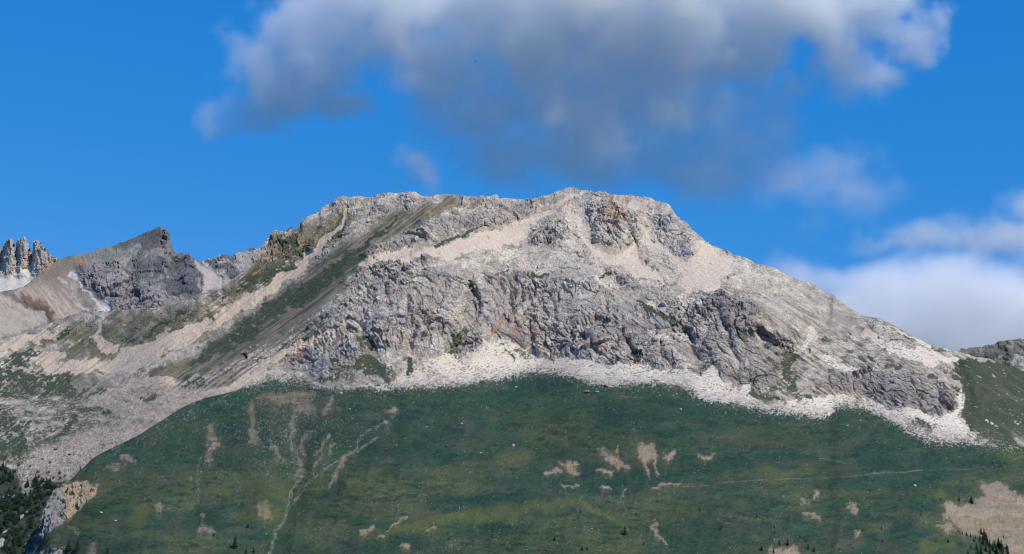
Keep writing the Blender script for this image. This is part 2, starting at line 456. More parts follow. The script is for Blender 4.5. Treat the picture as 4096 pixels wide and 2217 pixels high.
wash = gblur1(wash, 1.2, 1) * sstep(-0.35, 0.35, fall + 0.4 * n_sm)
ps_v = np.clip(np.maximum(core * (1 - left_side * (0.18 + 0.72 * stri)), 0.40 * wash), 0, 1)
land = sstep(3740, 3800, UA)
ps_v = np.maximum(ps_v, core * land)
CA = mixc(CA, soil, ps_v * 0.85)
CA = mixc(CA, [0.33, 0.26, 0.205], ps_v * sstep(-0.1, 0.4, n_mid + 0.4 * fall) * 0.6)
CA = mixc(CA, [0.20, 0.185, 0.17], ps_v * land * sstep(-0.1, 0.25, fbm(UA / 120, vA / 50, o=4, seed=53)) * 0.75)
CA = mixc(CA, [0.10, 0.10, 0.08], ps_v * land * sstep(0.22, 0.4, fbm(UA / 40, vA / 14, o=4, seed=54)) * 0.6)
halo = sstep(0.1, 0.5, gblur1(gblur1(ps.astype(float), 9, 1), 4, 0)) * (1 - ps)
CA = mixc(CA, [0.075, 0.07, 0.05], halo * 0.55)
# stony runnels
run = pA.many([
    ([(1210, 1902), (1171, 1951), (1151, 2030), (1138, 2083), (1105, 2129), (1079, 2214), (1060, 2300)], [5, 5, 6, 7, 9, 7, 7]),
    ([(1237, 1918), (1217, 1958), (1184, 1997), (1155, 2037)], 4), ([(1546, 1688), (1474, 1721), (1421, 1775)], 5), ([(1513, 1747), (1434, 1800), (1329, 1859), (1263, 1905)], 4)], soft=0.6, warp=0.35, rough=0.9)
CA = mixc(CA, [0.33, 0.32, 0.29], run * sstep(-0.1, 0.3, n_sm + 0.5 * perlin(UA / 6, vA / 5, seed=59)) * 0.45)
# trodden path
trail = np.maximum(pA.stroke([(2700, 1950), (2809, 1945), (3026, 1921), (3223, 1916), (3328, 1913), (3399, 1907), (3486, 1895), (3621, 1886), (3780, 1878), (3900, 1876)], [1.5, 1.5, 2.5, 2, 4, 5, 4.5, 2.6, 2.6, 1.2], soft=0.7, warp=0.12, rough=0.6),
                   pA.stroke([(3275, 1834), (3404, 1854)], 2, soft=0.7, warp=0.12, rough=0.7))
trail = np.maximum(trail, pA.stroke([(2480, 1582), (2590, 1594)], 1.8, soft=0.7, warp=0.1, rough=0.6))
CA = mixc(CA, [0.20, 0.165, 0.12], trail * (0.10 + 0.5 * sstep(-0.2, 0.3, fbm(UA / 60, vA / 30, o=3, seed=58))))
# scattered pale stones too small to model
spk = perlin(UA / 5.5, vA / 4.2, seed=61) + 0.42 * fbm(UA / 55, vA / 45, o=3, seed=62)
dens = 0.70 - 0.16 * sstep(1900, 1000, UA) * sstep(2150, 1600, vA) - 0.12 * sstep(110, 0, vA - np.broadcast_to(eA, vA.shape))
CA = mixc(CA, [0.30, 0.29, 0.27], sstep(dens, dens + 0.16, spk) * 0.6)
# top edge dissolves into the scree
grit = perlin(UA / 5.0, vA / 3.6, seed=63) + 0.7 * n_sm + 0.8 * n_mid
edge = sstep(0.0, 0.16, grit - (vA - np.broadcast_to(eA, vA.shape) - 2) / 26.0) * sstep(900, 1000, UA)
CA = mixc(CA, [0.43, 0.40, 0.36], edge)
CA *= (1 + 0.16 * np.random.RandomState(4).uniform(-1, 1, UA.shape).astype(F32))[..., None]
# crag on the ravine side
rk = [0.25, 0.235, 0.225]
CA = mixc(CA, [0.045, 0.10, 0.06], pA.stroke([(98, 2195), (135, 2165), (175, 2134)], [6, 6, 3], warp=0.1, rough=0.3) * 0.9)
CA = mixc(CA, rk, cliffA * sstep(-0.4, 0.1, fbm(UA / 30, vA / 30, o=3, seed=66) + 0.25))
CA = mixc(CA, [0.16, 0.15, 0.16], cliffA * sstep(0.0, 0.3, fbm(UA / 40, vA / 50, o=3, seed=67)) * 0.8)
CA = mixc(CA, [0.36, 0.27, 0.17], np.maximum(cliffA * sstep(230, 300, UA) * sstep(2110, 2060, vA), pA.poly([(240, 1955), (300, 1950), (352, 1930), (393, 1936), (340, 2009), (262, 2080), (275, 2000)], soft=10)) * 0.8)

NB = 14
PAd = PA + NA * dA[..., None]
PAd = add_back(PAd, NB, 9.0, 0.62)
mat_grass = terrain_material('meadow', bump=0.6, scale=0.45, var=0.22)
hill = terrain('hill', PAd, ext_back(CA, NB), ext_back(cliffA, NB), mat_grass)
tag(hill, 'dark green grass slope with bare soil scars in front of the mountain', None, None, 'structure')

# ================================================================== 2 main mountain
uB = wide(1700); NUB = len(uB)
topB = main_sky(uB)
gB = gblur1(grass_edge(uB), 20, 0)
botB = np.minimum(gB + 70, 2420)
botB = np.maximum(botB, topB + 120)
botB = botB + (2330 - botB) * sstep(700, 380, uB)
vref = np.minimum(gB, 1830)
NVB = 470
tB = np.linspace(0, 1, NVB)[:, None]
topS = gblur1(topB, 27, 0)
vB = botB[None] + (topS - botB)[None] * tB + (topB - topS)[None] * tB ** 14
UB = np.broadcast_to(uB[None], vB.shape).copy()
pB = Paint(UB, vB, 200)
cliffs = [
    [(1180, 1500), (1140, 1420), (1240, 1290), (1340, 1190), (1440, 1120), (1560, 1080), (1700, 1085), (1900, 1095), (2100, 1100), (2300, 1120), (2430, 1150), (2560, 1220), (2680, 1270), (2860, 1180), (2990, 1190),
     (3100, 1280), (3200, 1330), (3160, 1450), (3120, 1560), (2974, 1535), (2888, 1500), (2842, 1470), (2697, 1485), (2592, 1460), (2507, 1465), (2408, 1452), (2316, 1422), (2217, 1435), (2151, 1425), (2066, 1380), (1960, 1370),
     (1901, 1410), (1849, 1420), (1776, 1400), (1700, 1420), (1560, 1400), (1420, 1420), (1300, 1490)],
    [(3300, 1500), (3420, 1490), (3560, 1480), (3700, 1500), (3800, 1570), (3820, 1640), (3740, 1650), (3600, 1630), (3480, 1590), (3340, 1560), (3230, 1560)],
    [(2345, 800), (2380, 785), (2470, 815), (2520, 840), (2570, 880), (2560, 930), (2527, 945), (2490, 985), (2420, 985), (2360, 930)],
    [(2600, 860), (2700, 870), (2780, 960), (2790, 1030), (2740, 1050), (2660, 970)],
    [(1470, 1015), (1590, 930), (1750, 880), (1886, 860), (2000, 840), (2100, 850), (2100, 900), (1990, 900), (1880, 920), (1740, 945), (1600, 990), (1500, 1040)],
    [(2120, 890), (2190, 880), (2270, 880), (2290, 940), (2230, 975), (2120, 975)],
    [(1380, 1120), (1513, 1045), (1640, 1040), (1720, 1030), (1720, 1075), (1560, 1090), (1440, 1130)],
    [(1090, 930), (1180, 940), (1250, 1000), (1180, 1040), (1060, 1060), (1060, 1000)],
    [(1340, 800), (1480, 795), (1560, 830), (1640, 770), (1700, 800), (1640, 850), (1500, 860), (1360, 840)],
    [(1800, 785), (1900, 790), (2020, 795), (2150, 800), (2150, 850), (1960, 840), (1830, 815)],
]
cliff = np.zeros(UB.shape, F32)
for c in cliffs:
    cliff = np.maximum(cliff, pB.poly(c, soft=16, warp=0.7, rough=8))
cl_s = gblur1(gblur1(cliff.astype(float), 10, 1), 6, 0)
yA_at = np.interp(uB, uA, np.array([np.interp(-ge, -vA[:, i], yA[:, i]) for i, ge in enumerate(gblur1(grass_edge(uA), 16, 0))]))
yA_at = np.where(uB < 400, np.interp(400, uB, yA_at), yA_at)
yA_raw = yA_at
sl = 35 + 9 * cl_s
sl = sl - 3 * sstep(1500, 1640, vB) * sstep(1000, 800, UB)
sl = sl - 9 * sstep(900, 500, UB) * sstep(1300, 1500, vB)
sl = sl + 3 * perlin(UB / 300, vB / 150, seed=71)
sl = sl + 17 * sstep(1830, 1900, vB) * sstep(520, 360, UB)
# march from the grass edge: below it the same slope continues underneath the hill
gap = 60 * sstep(1060, 600, uB) + 110 * sstep(800, -300, uB)
yB = march(UB, vB, np.full(NUB, 1600.0), sl)
def depth_at_ref(yy):
    return np.array([np.interp(-vref[i], -vB[:, i], yy[:, i]) for i in range(NUB)])
yat = depth_at_ref(yB)
# rescale per column so that the depth at the grass edge meets the hill (+ gap); a similarity about the eye keeps slopes
yB = yB * ((yA_at + gap) / yat)[None]
yB = gblur1(yB, 32, 1)
relB = relief(pB, [
    ([(1597, 873), (1513, 942), (1396, 1036), (1280, 1120), (1163, 1194), (1047, 1278), (900, 1370), (769, 1461)], [60, 100, 130, 140, 130, 120, 100, 70], -30),
    ([(1392, 831), (1303, 961), (1187, 1073), (1000, 1227), (793, 1326)], [20, 30, 40, 60, 60], -7),
    ([(1340, 810), (1240, 900), (1120, 1010), (1000, 1130), (850, 1230)], [50, 60, 60, 60, 50], 12),
    ([(1475, 1012), (1600, 945), (1750, 893), (1886, 872), (2000, 850)], [26, 32, 34, 28, 22], 22),
    ([(1396, 1110), (1513, 1062), (1630, 1054), (1700, 1040)], [26, 34, 30, 20], 16),
    ([(2400, 830), (2430, 930)], [60, 75], 20), ([(2509, 842), (2560, 905)], [18, 26], 16), ([(2340, 850), (2345, 930), (2420, 1010)], [14, 16, 20], -9),
    ([(2520, 930), (2530, 1000)], [14, 22], -16),
    ([(2660, 880), (2770, 1000)], [40, 55], 20), ([(2160, 905), (2240, 890)], [40, 45], 16), ([(2247, 826)], [22], 12), ([(2070, 868)], [40], 16), ([(2160, 950), (2260, 945)], [25, 30], 12),
    ([(1886, 1150), (1895, 1232), (1850, 1330), (1830, 1440)], [16, 22, 34, 40], -30),
    ([(2250, 1290)], [430], 26), ([(1650, 1330)], [220], 16), ([(1400, 1330)], [160], 10), ([(3000, 1420)], [190], 18), ([(2760, 1330)], [170], 12),
    ([(2430, 1125), (2560, 1210), (2680, 1300), (2790, 1430)], [24, 40, 40, 34], -24), ([(2163, 1129), (2093, 1200), (2060, 1270)], [24, 28, 20], 14),
    ([(3028, 1334), (3140, 1413), (3160, 1500)], [20, 30, 36], -26), ([(2830, 1190), (2980, 1270), (3100, 1340)], [30, 40, 30], 16), ([(3240, 1310), (3170, 1418)], [26, 24], -14),
    ([(3400, 1310), (3600, 1404), (3800, 1450)], [36, 50, 40], -12), ([(3560, 1555)], [190], 10), ([(3300, 1470), (3420, 1490)], [24, 24], -12),
    ([(2118, 1290), (2133, 1395)], 11, -16), ([(2283, 1340), (2300, 1410)], 9, -15), ([(2348, 1345), (2390, 1420)], 10, -18), ([(2495, 1330), (2530, 1410)], 10, -16), ([(2380, 1275), (2410, 1290)], 12, -14),
    ([(1935, 1280), (1975, 1350), (2000, 1360)], 11, -12), ([(1620, 1200), (1650, 1300), (1640, 1390)], 14, -14), ([(2040, 1190), (2060, 1300)], 10, -10), ([(2620, 1330), (2660, 1430)], 11, -12),
    ([(2740, 1320), (2790, 1440)], 10, -10), ([(1480, 1200), (1440, 1300), (1480, 1400)], 14, -12), ([(2200, 1180), (2230, 1280)], 9, -9), ([(2880, 1250), (2920, 1380), (2960, 1460)], 12, -12),
    ([(2420, 1180), (2440, 1290)], 9, -8), ([(1780, 1150), (1730, 1290)], 12, -10), ([(1545, 1140), (1560, 1230)], 10, -8), ([(3320, 1210), (3300, 1290)], 12, -8),
    ([(1941, 1359), (1935, 1480)], [10, 50], 5), ([(400, 1330), (330, 1420)], [60, 60], 14), ([(480, 1300), (530, 1380)], [70, 70], 12), ([(100, 1430)], [70], 10), ([(250, 1340)], [60], 12),
    ([(3900, 1480), (4050, 1640)], [90, 120], 16), ([(3830, 1480), (3850, 1620)], [30, 40], -16),
])
yB = yB - relB * (1 - (1 - sstep(10, 170, np.broadcast_to(gB, vB.shape) - vB)) * sstep(1000, 1100, UB))
fix = gblur1(depth_at_ref(yB) - (yA_raw + gap), 6, 0)
yB = yB - fix[None] * sstep(260, 0, np.abs(vB - vref[None]))
PB = world_pt(UB, vB, yB)
NBn = grid_normals(PB)
x, y, z = [PB[..., i].astype(F32) for i in range(3)]

# surface classes
scree = pB.many([
    ([(1392, 831), (1364, 896), (1303, 961), (1261, 1003), (1187, 1073), (1093, 1148), (980, 1223), (793, 1326), (653, 1386), (513, 1447), (326, 1470), (140, 1460)], [8, 12, 13, 14, 19, 25, 29, 34, 38, 40, 28, 14]),
    ([(1475, 1038), (1606, 998), (1699, 998), (1793, 975), (1909, 940), (2026, 905), (2120, 890), (2170, 870), (2150, 920), (2110, 965), (2026, 980), (1886, 1017), (1676, 1029), (1536, 1054), (1443, 1082)], None),
    ([(2130, 905), (2187, 854), (2233, 815), (2298, 775)], [22, 18, 16, 12]),
    ([(2289, 854), (2326, 910), (2373, 970), (2420, 1008), (2513, 1045), (2583, 1087), (2653, 1120)], [10, 14, 24, 38, 44, 30, 12]),
    ([(2527, 924), (2536, 970), (2527, 1026)], [10, 15, 26]),
    ([(2802, 961), (2863, 998), (2909, 1036), (2933, 1096), (2863, 1120), (2863, 1157), (2839, 1185), (2788, 1185), (2783, 1138), (2727, 1092), (2765, 1054), (2793, 1003)], None),
    ([(2606, 970), (2700, 1045), (2783, 1148)], [12, 17, 22]),
    ([(3233, 1310), (3252, 1343), (3205, 1404), (3163, 1418)], [8, 12, 12, 6]), ([(3298, 1427), (3364, 1455), (3420, 1488)], [14, 16, 12]),
    ([(3410, 1315), (3513, 1371), (3606, 1404), (3700, 1427), (3816, 1455)], [9, 17, 22, 24, 15]), ([(3023, 1264), (3093, 1329)], [10, 13]), ([(3560, 1300), (3700, 1385)], [6, 10]),
    ([(422, 1545), (560, 1520), (703, 1505), (692, 1555), (440, 1560)], None), ([(396, 1265), (373, 1344), (406, 1382), (466, 1390)], [9, 12, 18, 18]), ([(28, 1400), (93, 1354), (224, 1358)], [14, 18, 14]),
    ([(60, 1430), (150, 1440), (260, 1400), (230, 1450), (160, 1475)], None),
    ([(1671, 1470), (1720, 1430), (1776, 1408), (1849, 1428), (1901, 1414), (1935, 1375), (1941, 1355), (1955, 1375), (1980, 1385), (2066, 1388), (2151, 1434), (2217, 1443), (2316, 1430), (2408, 1460), (2507, 1473), (2592, 1466),
      (2697, 1493), (2842, 1480), (2888, 1506), (2974, 1545), (3000, 1545), (3076, 1597), (3141, 1609), (3170, 1592), (3211, 1580), (3234, 1609), (3275, 1580), (3334, 1574), (3410, 1592), (3486, 1625), (3498, 1597), (3563, 1636), (3645, 1638),
      (3762, 1662), (3815, 1658), (3900, 1740), (3980, 1790), (3700, 1820), (3400, 1750), (3100, 1720), (2750, 1660), (2300, 1600), (1900, 1610), (1600, 1610), (1560, 1530), (1640, 1500)], None),
    ([(3815, 1660), (3838, 1629), (3826, 1588), (3844, 1568)], [12, 14, 10, 6]),
    ([(900, 1600), (1000, 1535), (1059, 1470), (1158, 1400), (1280, 1345)], [20, 26, 22, 16, 14]), ([(760, 1600), (880, 1560), (1000, 1530)], [26, 22, 16]),
    ([(3900, 1520), (4000, 1560), (4096, 1600)], [6, 9, 9]), ([(3930, 1670), (4096, 1760)], [20, 22]), ([(4060, 1690), (4100, 1740)], 16),
])
grass = pB.many([
    ([(1597, 873), (1513, 942), (1396, 1036), (1280, 1120), (1163, 1194), (1047, 1278), (979, 1340), (839, 1410), (769, 1461)], [5, 11, 20, 30, 36, 38, 36, 30, 20]),
    ([(820, 1523), (727, 1535)], [18, 16]), ([(1000, 1120), (1093, 1087), (1154, 1064)], [22, 20, 14]), ([(1187, 980)], 20), ([(1049, 1111), (956, 1176)], 18),
    ([(1746, 980), (1816, 947), (1905, 924)], [9, 13, 6]), ([(1867, 1134), (1886, 1208), (1895, 1240)], [5, 8, 8]), ([(1850, 1330), (1815, 1370), (1835, 1451)], [12, 17, 15]),
    ([(1450, 1350), (1490, 1390)], 24), ([(1421, 1445), (1480, 1470), (1546, 1497)], 30), ([(1263, 1524), (1330, 1497)], 16), ([(1559, 1379)], 14), ([(1355, 1445)], 18), ([(1630, 1445), (1640, 1490)], [24, 20]),
    ([(2000, 1101), (2050, 1100)], 9), ([(2030, 1150), (2070, 1194)], 8), ([(2140, 1106), (2190, 1100)], 9), ([(2410, 1101), (2440, 1104)], 8), ([(2160, 982), (2195, 980)], 5),
    ([(2550, 1204), (2630, 1260), (2676, 1283), (2740, 1340)], [7, 10, 10, 8]), ([(3028, 1334), (3084, 1366), (3140, 1413)], [9, 10, 8]), ([(3149, 1430), (3154, 1506), (3180, 1540)], [26, 28, 26]),
    ([(3443, 1436), (3513, 1460), (3625, 1464)], [10, 12, 8]), ([(3326, 1474), (3350, 1490)], 9), ([(2370, 1295), (2420, 1310)], 9), ([(1700, 1340), (1720, 1240)], 8), ([(2540, 1425), (2560, 1460)], 11),
    ([(2060, 1440), (2010, 1400)], 6), ([(3240, 1400)], 9), ([(3100, 1620), (3010, 1570)], [12, 22]), ([(3190, 1590), (3240, 1600)], 12), ([(3700, 1610), (3680, 1560)], 11), ([(3500, 1570)], 9),
    ([(3850, 1453), (3914, 1432), (4000, 1450), (4120, 1490), (4500, 1600), (4500, 1900), (3967, 1900), (3914, 1745), (3860, 1690), (3844, 1640), (3850, 1576), (3838, 1541), (3785, 1494)], None),
    ([(3721, 1500), (3780, 1547), (3815, 1570)], 11), ([(3640, 1695), (3720, 1720)], 14), ([(2480, 1555), (2620, 1545), (2740, 1556)], 8), ([(3340, 1640), (3440, 1650)], 14),
    ([(9, 1470), (51, 1414), (93, 1391), (159, 1396), (154, 1419), (103, 1470), (47, 1485)], None), ([(490, 1382), (499, 1354), (560, 1335), (550, 1372), (513, 1389)], None),
    ([(746, 1237), (653, 1298), (560, 1377)], [6, 9, 6]), ([(225, 1365), (275, 1310)], [10, 16]),
    ([(-400, 1500), (0, 1486), (311, 1492), (290, 1594), (60, 1590), (-400, 1600)], None), ([(-400, 1634), (0, 1634), (115, 1693), (115, 1834), (0, 1850), (-400, 1850)], None),
    ([(300, 1570), (420, 1560)], 14), ([(330, 1640), (420, 1650)], 16), ([(560, 1600), (640, 1580)], 10), ([(190, 1760), (300, 1680)], 14),
])
ramp = pB.many([([(1830, 815), (1700, 850), (1600, 900), (1480, 990), (1380, 1075), (1250, 1165), (1100, 1275), (960, 1365), (800, 1460), (640, 1500)], [26, 48, 72, 92, 100, 100, 84, 70, 52, 34])], soft=0.4)
ochre = pB.many([
    ([(1250, 880), (1230, 940), (1200, 1000)], [20, 26, 14]), ([(1330, 850), (1310, 900), (1260, 970)], [14, 20, 14]), ([(420, 1340), (494, 1265), (532, 1270), (508, 1307), (466, 1372)], None),
    ([(653, 1237), (653, 1270), (620, 1316)], [10, 14, 12]), ([(345, 1321)], 16), ([(35, 1605), (110, 1600), (193, 1618)], [12, 14, 10]), ([(170, 1513), (264, 1509)], 9), ([(445, 1605), (527, 1600)], 10),
    ([(193, 1693), (322, 1687), (574, 1675)], 4), ([(1700, 870), (1760, 845), (1830, 835)], [10, 16, 10]), ([(1680, 1000), (1720, 980), (1640, 1015)], 12), ([(2373, 950), (2410, 1000)], [8, 10]), ([(2430, 995), (2480, 1000)], 14),
    ([(2525, 905), (2540, 950)], [6, 8]), ([(2010, 905), (2060, 880)], 12), ([(2150, 835), (2190, 820)], 10), ([(2560, 1030), (2580, 1060)], [6, 5]), ([(1040, 1090), (1000, 1110)], 12), ([(830, 1350), (760, 1390)], 12), ([(3460, 1590), (3300, 1540)], 6),
    ([(250, 1660), (300, 1665)], 8), ([(880, 1515), (940, 1500)], 8), ([(1000, 1500), (1120, 1420)], 6)], rough=0.7)
bowl = sstep(820, 640, UB + 0.9 * (vB - 1500)) * sstep(1180, 1260, vB)
rubble = np.maximum(pB.poly([(193, 1798), (305, 1728), (430, 1690), (586, 1675), (660, 1670), (600, 1760), (480, 1800), (352, 1860), (246, 1900), (88, 1960), (60, 1900), (105, 1834)], soft=18),
                    pB.poly([(330, 1560), (700, 1560), (900, 1560), (700, 1700), (560, 1680), (400, 1650)], soft=20) * 0.8)

# streak noise that follows the fall of the left flank (down to the left) and of the right flank (down to the right)
ang = np.where(UB < 2000, math.radians(-37), math.radians(32))
def streak(u, v, a, l, w, seed):
    c, s = math.cos(a), math.sin(a)
    return fbm((u * c + v * s) / l, (-u * s + v * c) / w, o=3, seed=seed)
stL = streak(UB, vB, math.radians(-36), 170, 9, 81)
stR = streak(UB, vB, math.radians(34), 150, 10, 82)
wl = sstep(1700, 1300, UB)
wr = sstep(2650, 3000, UB)
st = stL * wl + stR * wr
nb1 = fbm(UB / 120, vB / 90, o=4, seed=84)
nb2 = fbm(UB / 32, vB / 26, o=4, seed=85)
nb3 = fbm(UB / 10, vB / 8, o=3, seed=86)
# vertical joints and water stains on the cliff
stv = fbm(UB / 9 + 0.25 * vB / 9, vB / 60, o=3, seed=87)

nf = fbm(UB / 6.5, vB / 5.5, o=2, seed=88)
brk = nb2 * 0.7 + nb3 * 0.6 + nf * 0.5 + st * 0.8
gm = sstep(0.27, 0.50, (0.60 + 0.28 * sstep(3800, 3900, UB)) * grass + 0.95 * brk) * sstep(0.02, 0.15, grass)
sm_ = sstep(0.25, 0.60, scree + 0.45 * (nb2 * 0.5 + nb3 * 0.5 + nf * 0.5 - st * 0.6)) * sstep(0.02, 0.15, scree)
bits = sstep(0.30, 0.42, fbm(UB / 24, vB / 17, o=3, seed=161)) * sstep(1400, 1600, UB) * sstep(1250, 1150, vB)
sm_ = sm_ * (1 - 0.8 * bits)
soft_ground = np.clip(np.maximum(np.maximum(gm, sm_), np.maximum(ramp * 0.9, ochre * 0.7)), 0, 1)
soft_ground = np.maximum(soft_ground, 0.55 * rubble)
soft_ground = np.maximum(soft_ground, 0.5 * bowl)
soft_ground *= (1 - 0.75 * cliff * (1 - gm))
rock = 1 - soft_ground

# relief: faceted crags at five sizes, heavier on the cliffs
wxp = 9 * perlin(x / 70, y / 70, z / 70, seed=91); wyp = 9 * perlin(x / 70, y / 70, z / 70, seed=92)
xs, ys, zs = x + wxp, y + wyp, z + 0.35 * wxp
d = np.zeros(x.shape, F32)
slab = sstep(-0.35, 0.35, fbm(x / 110, y / 110, z / 150, o=3, seed=94))
outc = sstep(0.10, 0.26, fbm(UB / 46, vB / 34, o=4, seed=93, gain=0.6)) * (1 - cliff) * (1 - 0.6 * wr)
amp_c = (0.17 + 0.36 * cliff + 0.26 * outc - 0.05 * wr) * (0.45 + 0.75 * slab)
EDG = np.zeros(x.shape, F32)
SEEN = vB < np.broadcast_to(gB, vB.shape) + 45
ROCKY = (rock > 0.06) & SEEN
RND = []
for (sx, sz, a, sd) in ((58, 120, 8.0, 1), (23, 62, 6.2, 2), (9.5, 27, 4.4, 3), (4.6, 11, 2.3, 4)):
    # joints lean: shear the lattice a little to the right
    h = np.zeros(x.shape, F32); e = np.ones(x.shape, F32); r = np.full(x.shape, 0.5, F32)
    h[ROCKY], e[ROCKY], r[ROCKY] = blocks(((xs + 0.35 * zs) / sx)[ROCKY], (ys / sx)[ROCKY], ((zs - 0.2 * xs) / sz)[ROCKY], seed=300 + sd, tilt=1.15)
    d += a * h
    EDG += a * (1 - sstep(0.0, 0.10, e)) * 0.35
    RND.append(r)
d -= EDG
slot = fbm((xs + 0.30 * zs) / 26, ys / 60, zs / 150, o=3, seed=97)
d -= 13.0 * sstep(0.10, 0.0, np.abs(slot)) * cliff * sstep(-0.1, 0.3, fbm(x / 80, y / 80, z / 80, o=2, seed=98))
butt = fbm((xs + 0.32 * zs) / 125, ys / 260, zs / 420, o=3, seed=99, ridged=True)
d += 9.0 * butt * cliff
d += 5.0 * fbm(x / 90, y / 90, z / 90, o=3, seed=95, ridged=True)
rough_s = rock * amp_c
h = np.zeros(x.shape, F32); r_small = np.full(x.shape, 0.5, F32)
h[SEEN], e_, r_small[SEEN] = blocks((x / 4.0)[SEEN], (y / 4.0)[SEEN], (z / 4.0)[SEEN], seed=401)
disp = d * rough_s + (1 - rough_s) * (1.6 * fbm(x / 45, y / 45, z / 45, o=3, seed=96)) + (0.13 + 0.9 * rubble + 0.3 * bowl) * (1 - rock) * 1.3 * h * (1 - 0.85 * gm)
# keep the skyline where it was surveyed
PBd = PB + NBn * disp[..., None]

# colours
C = np.zeros(x.shape + (3,), F32) + np.array([0.36, 0.33, 0.295], F32)
C = mixc(C, [0.345, 0.320, 0.312], sstep(-0.1, 0.30, nb1 + 0.6 * nb2 + 0.3 * nf) * (0.25 + 0.6 * cliff))
C = mixc(C, [0.245, 0.228, 0.238], sstep(0.05, 0.40, nb2 + 0.5 * stv + 0.3 * nf) * cliff * 0.75)
C = mixc(C, [0.52, 0.475, 0.42], sstep(0.0, 0.35, -nb1 + 0.7 * nb2 + 0.4 * nf) * (0.8 - 0.35 * cliff))
C = mixc(C, [0.24, 0.222, 0.212], outc * rock * sstep(-0.3, 0.2, nb3 + nf + 0.1) * 0.7)
C *= (1 - 0.22 * np.clip(EDG / 6.0, 0, 1) * cliff)[..., None]  # crack shade painted into the cliff colour along the block edges
for i, r in enumerate(RND[1:]):
    C *= (0.84 + 0.32 * r)[..., None]
C *= (1 + 0.30 * nf)[..., None]
lite = pB.poly([(2290, 780), (2550, 800), (2700, 840), (2800, 960), (3060, 1075), (3180, 1130), (3150, 1170), (3000, 1150), (2900, 1150), (2780, 1150), (2600, 1110), (2450, 1090), (2200, 1060), (1900, 1060), (1900, 1020), (2250, 990), (2330, 960)], soft=45, warp=1.5)
C = mixc(C, [0.54, 0.485, 0.42], lite * sstep(-0.30, 0.22, nb2 + 0.5 * nb3 + 0.5 * nf + 0.4 * st) * 0.72)
C = mixc(C, [0.40, 0.30, 0.245], sstep(0.12, 0.5, fbm(UB / 60, vB / 60, o=4, seed=101)) * 0.35 * (1 - cliff * 0.5))
# orange weathering on the steep wall and the summit crag
orange = pB.many([([(2120, 1300), (2135, 1390)], [20, 30]), ([(2010, 1290), (1990, 1340)], 16), ([(2060, 1300), (2075, 1390)], 18), ([(2400, 1400), (2390, 1420)], 16), ([(2515, 1330), (2520, 1400)], 12),
                  ([(2250, 830), (2290, 820)], 20), ([(2440, 810), (2490, 850)], 22), ([(2410, 880), (2470, 850), (2440, 900)], 20), ([(2080, 870), (2100, 890)], 18), ([(1610, 1065), (1620, 1075)], 14), ([(1730, 1245), (1745, 1290)], 12), ([(1570, 1120)], 14),
                  ([(1600, 1400), (1640, 1405)], 10), ([(3310, 1530), (3330, 1560)], 18), ([(3610, 1590)], 12), ([(1560, 1350), (1700, 1360)], 8), ([(2500, 790), (2480, 800)], 14), ([(2200, 1270), (2180, 1330)], 12)], rough=0.9, soft=0.8)
C = mixc(C, [0.36, 0.185, 0.11], orange * sstep(-0.25, 0.25, stv + 0.6 * nb2) * 0.9)
C = mixc(C, [0.215, 0.21, 0.245], cliff * sstep(0.12, 0.4, fbm(UB / 50, vB / 60, o=4, seed=105)) * 0.6)  # blue-violet shading, painted on the cliffs as noise patches
C = mixc(C, [0.22, 0.12, 0.10], pB.many([([(2420, 870), (2470, 840)], 14), ([(2420, 830), (2460, 820)], 12), ([(1180, 1400), (1220, 1440)], 34), ([(1160, 1470)], 26)], rough=0.9, soft=0.9) * 0.5)
# talus and soil
scol = np.zeros_like(C) + np.array([0.55, 0.475, 0.40], F32)
scol = mixc(scol, [0.60, 0.555, 0.505], sstep(1500, 2100, UB) * sstep(1300, 1400, vB))
scol = mixc(scol, [0.54, 0.44, 0.36], sstep(0.0, 0.4, nb1) * 0.6)
scol = mixc(scol, [0.52, 0.425, 0.335], wl * 0.8)
scol = mixc(scol, [0.40, 0.31, 0.225], wl * sstep(-0.05, 0.3, stL) * 0.6)
scol = mixc(scol, [0.22, 0.19, 0.14], sstep(0.26, 0.5, stL + 0.3 * nf) * wl * 0.7)
scol *= ((0.93 + 0.14 * r_small) * (1 + 0.16 * nf))[..., None]
C = mixc(C, scol, sm_ * 0.95)
tuft = sstep(0.20, 0.36, perlin(UB / 8, vB / 4.5, seed=111) * 0.8 + 0.6 * fbm(UB / 70, vB / 34, o=4, seed=112) + 0.2 * nb2) * sm_ * sstep(1300, 1400, vB) * sstep(1250, 1500, UB)
C = mixc(C, [0.12, 0.118, 0.095], tuft * 0.8)
lf = pB.poly([(860, 1170), (1000, 1060), (1100, 960), (1210, 900), (1340, 820), (1430, 850), (1380, 940), (1250, 1040), (1120, 1140), (1000, 1240), (800, 1345), (640, 1405), (480, 1430), (300, 1430), (180, 1400), (120, 1370), (300, 1300), (470, 1262), (640, 1262), (780, 1215)], soft=22, warp=1.2)
lfm = sstep(-0.32, 0.02, nb2 + 0.7 * stL + 0.4 * nf + 0.12) * lf * (1 - sm_)
lfc = np.zeros_like(C) + np.array([0.100, 0.092, 0.058], F32)
lfc = mixc(lfc, [0.045, 0.062, 0.036], sstep(0.0, 0.25, nb1 + 0.4 * stL))
lfc = mixc(lfc, [0.22, 0.175, 0.11], sstep(0.1, 0.35, -nb1 + 0.3 * nb2))
C = mixc(C, lfc, lfm * 0.9)
low = pB.poly([(640, 1500), (800, 1420), (960, 1370), (1080, 1310), (1240, 1260), (1330, 1260), (1200, 1390), (1100, 1470), (960, 1540), (760, 1600), (560, 1560)], soft=24)
C = mixc(C, [0.165, 0.145, 0.115], low * (1 - sm_) * sstep(-0.2, 0.15, stL + 0.4 * nf) * 0.85)
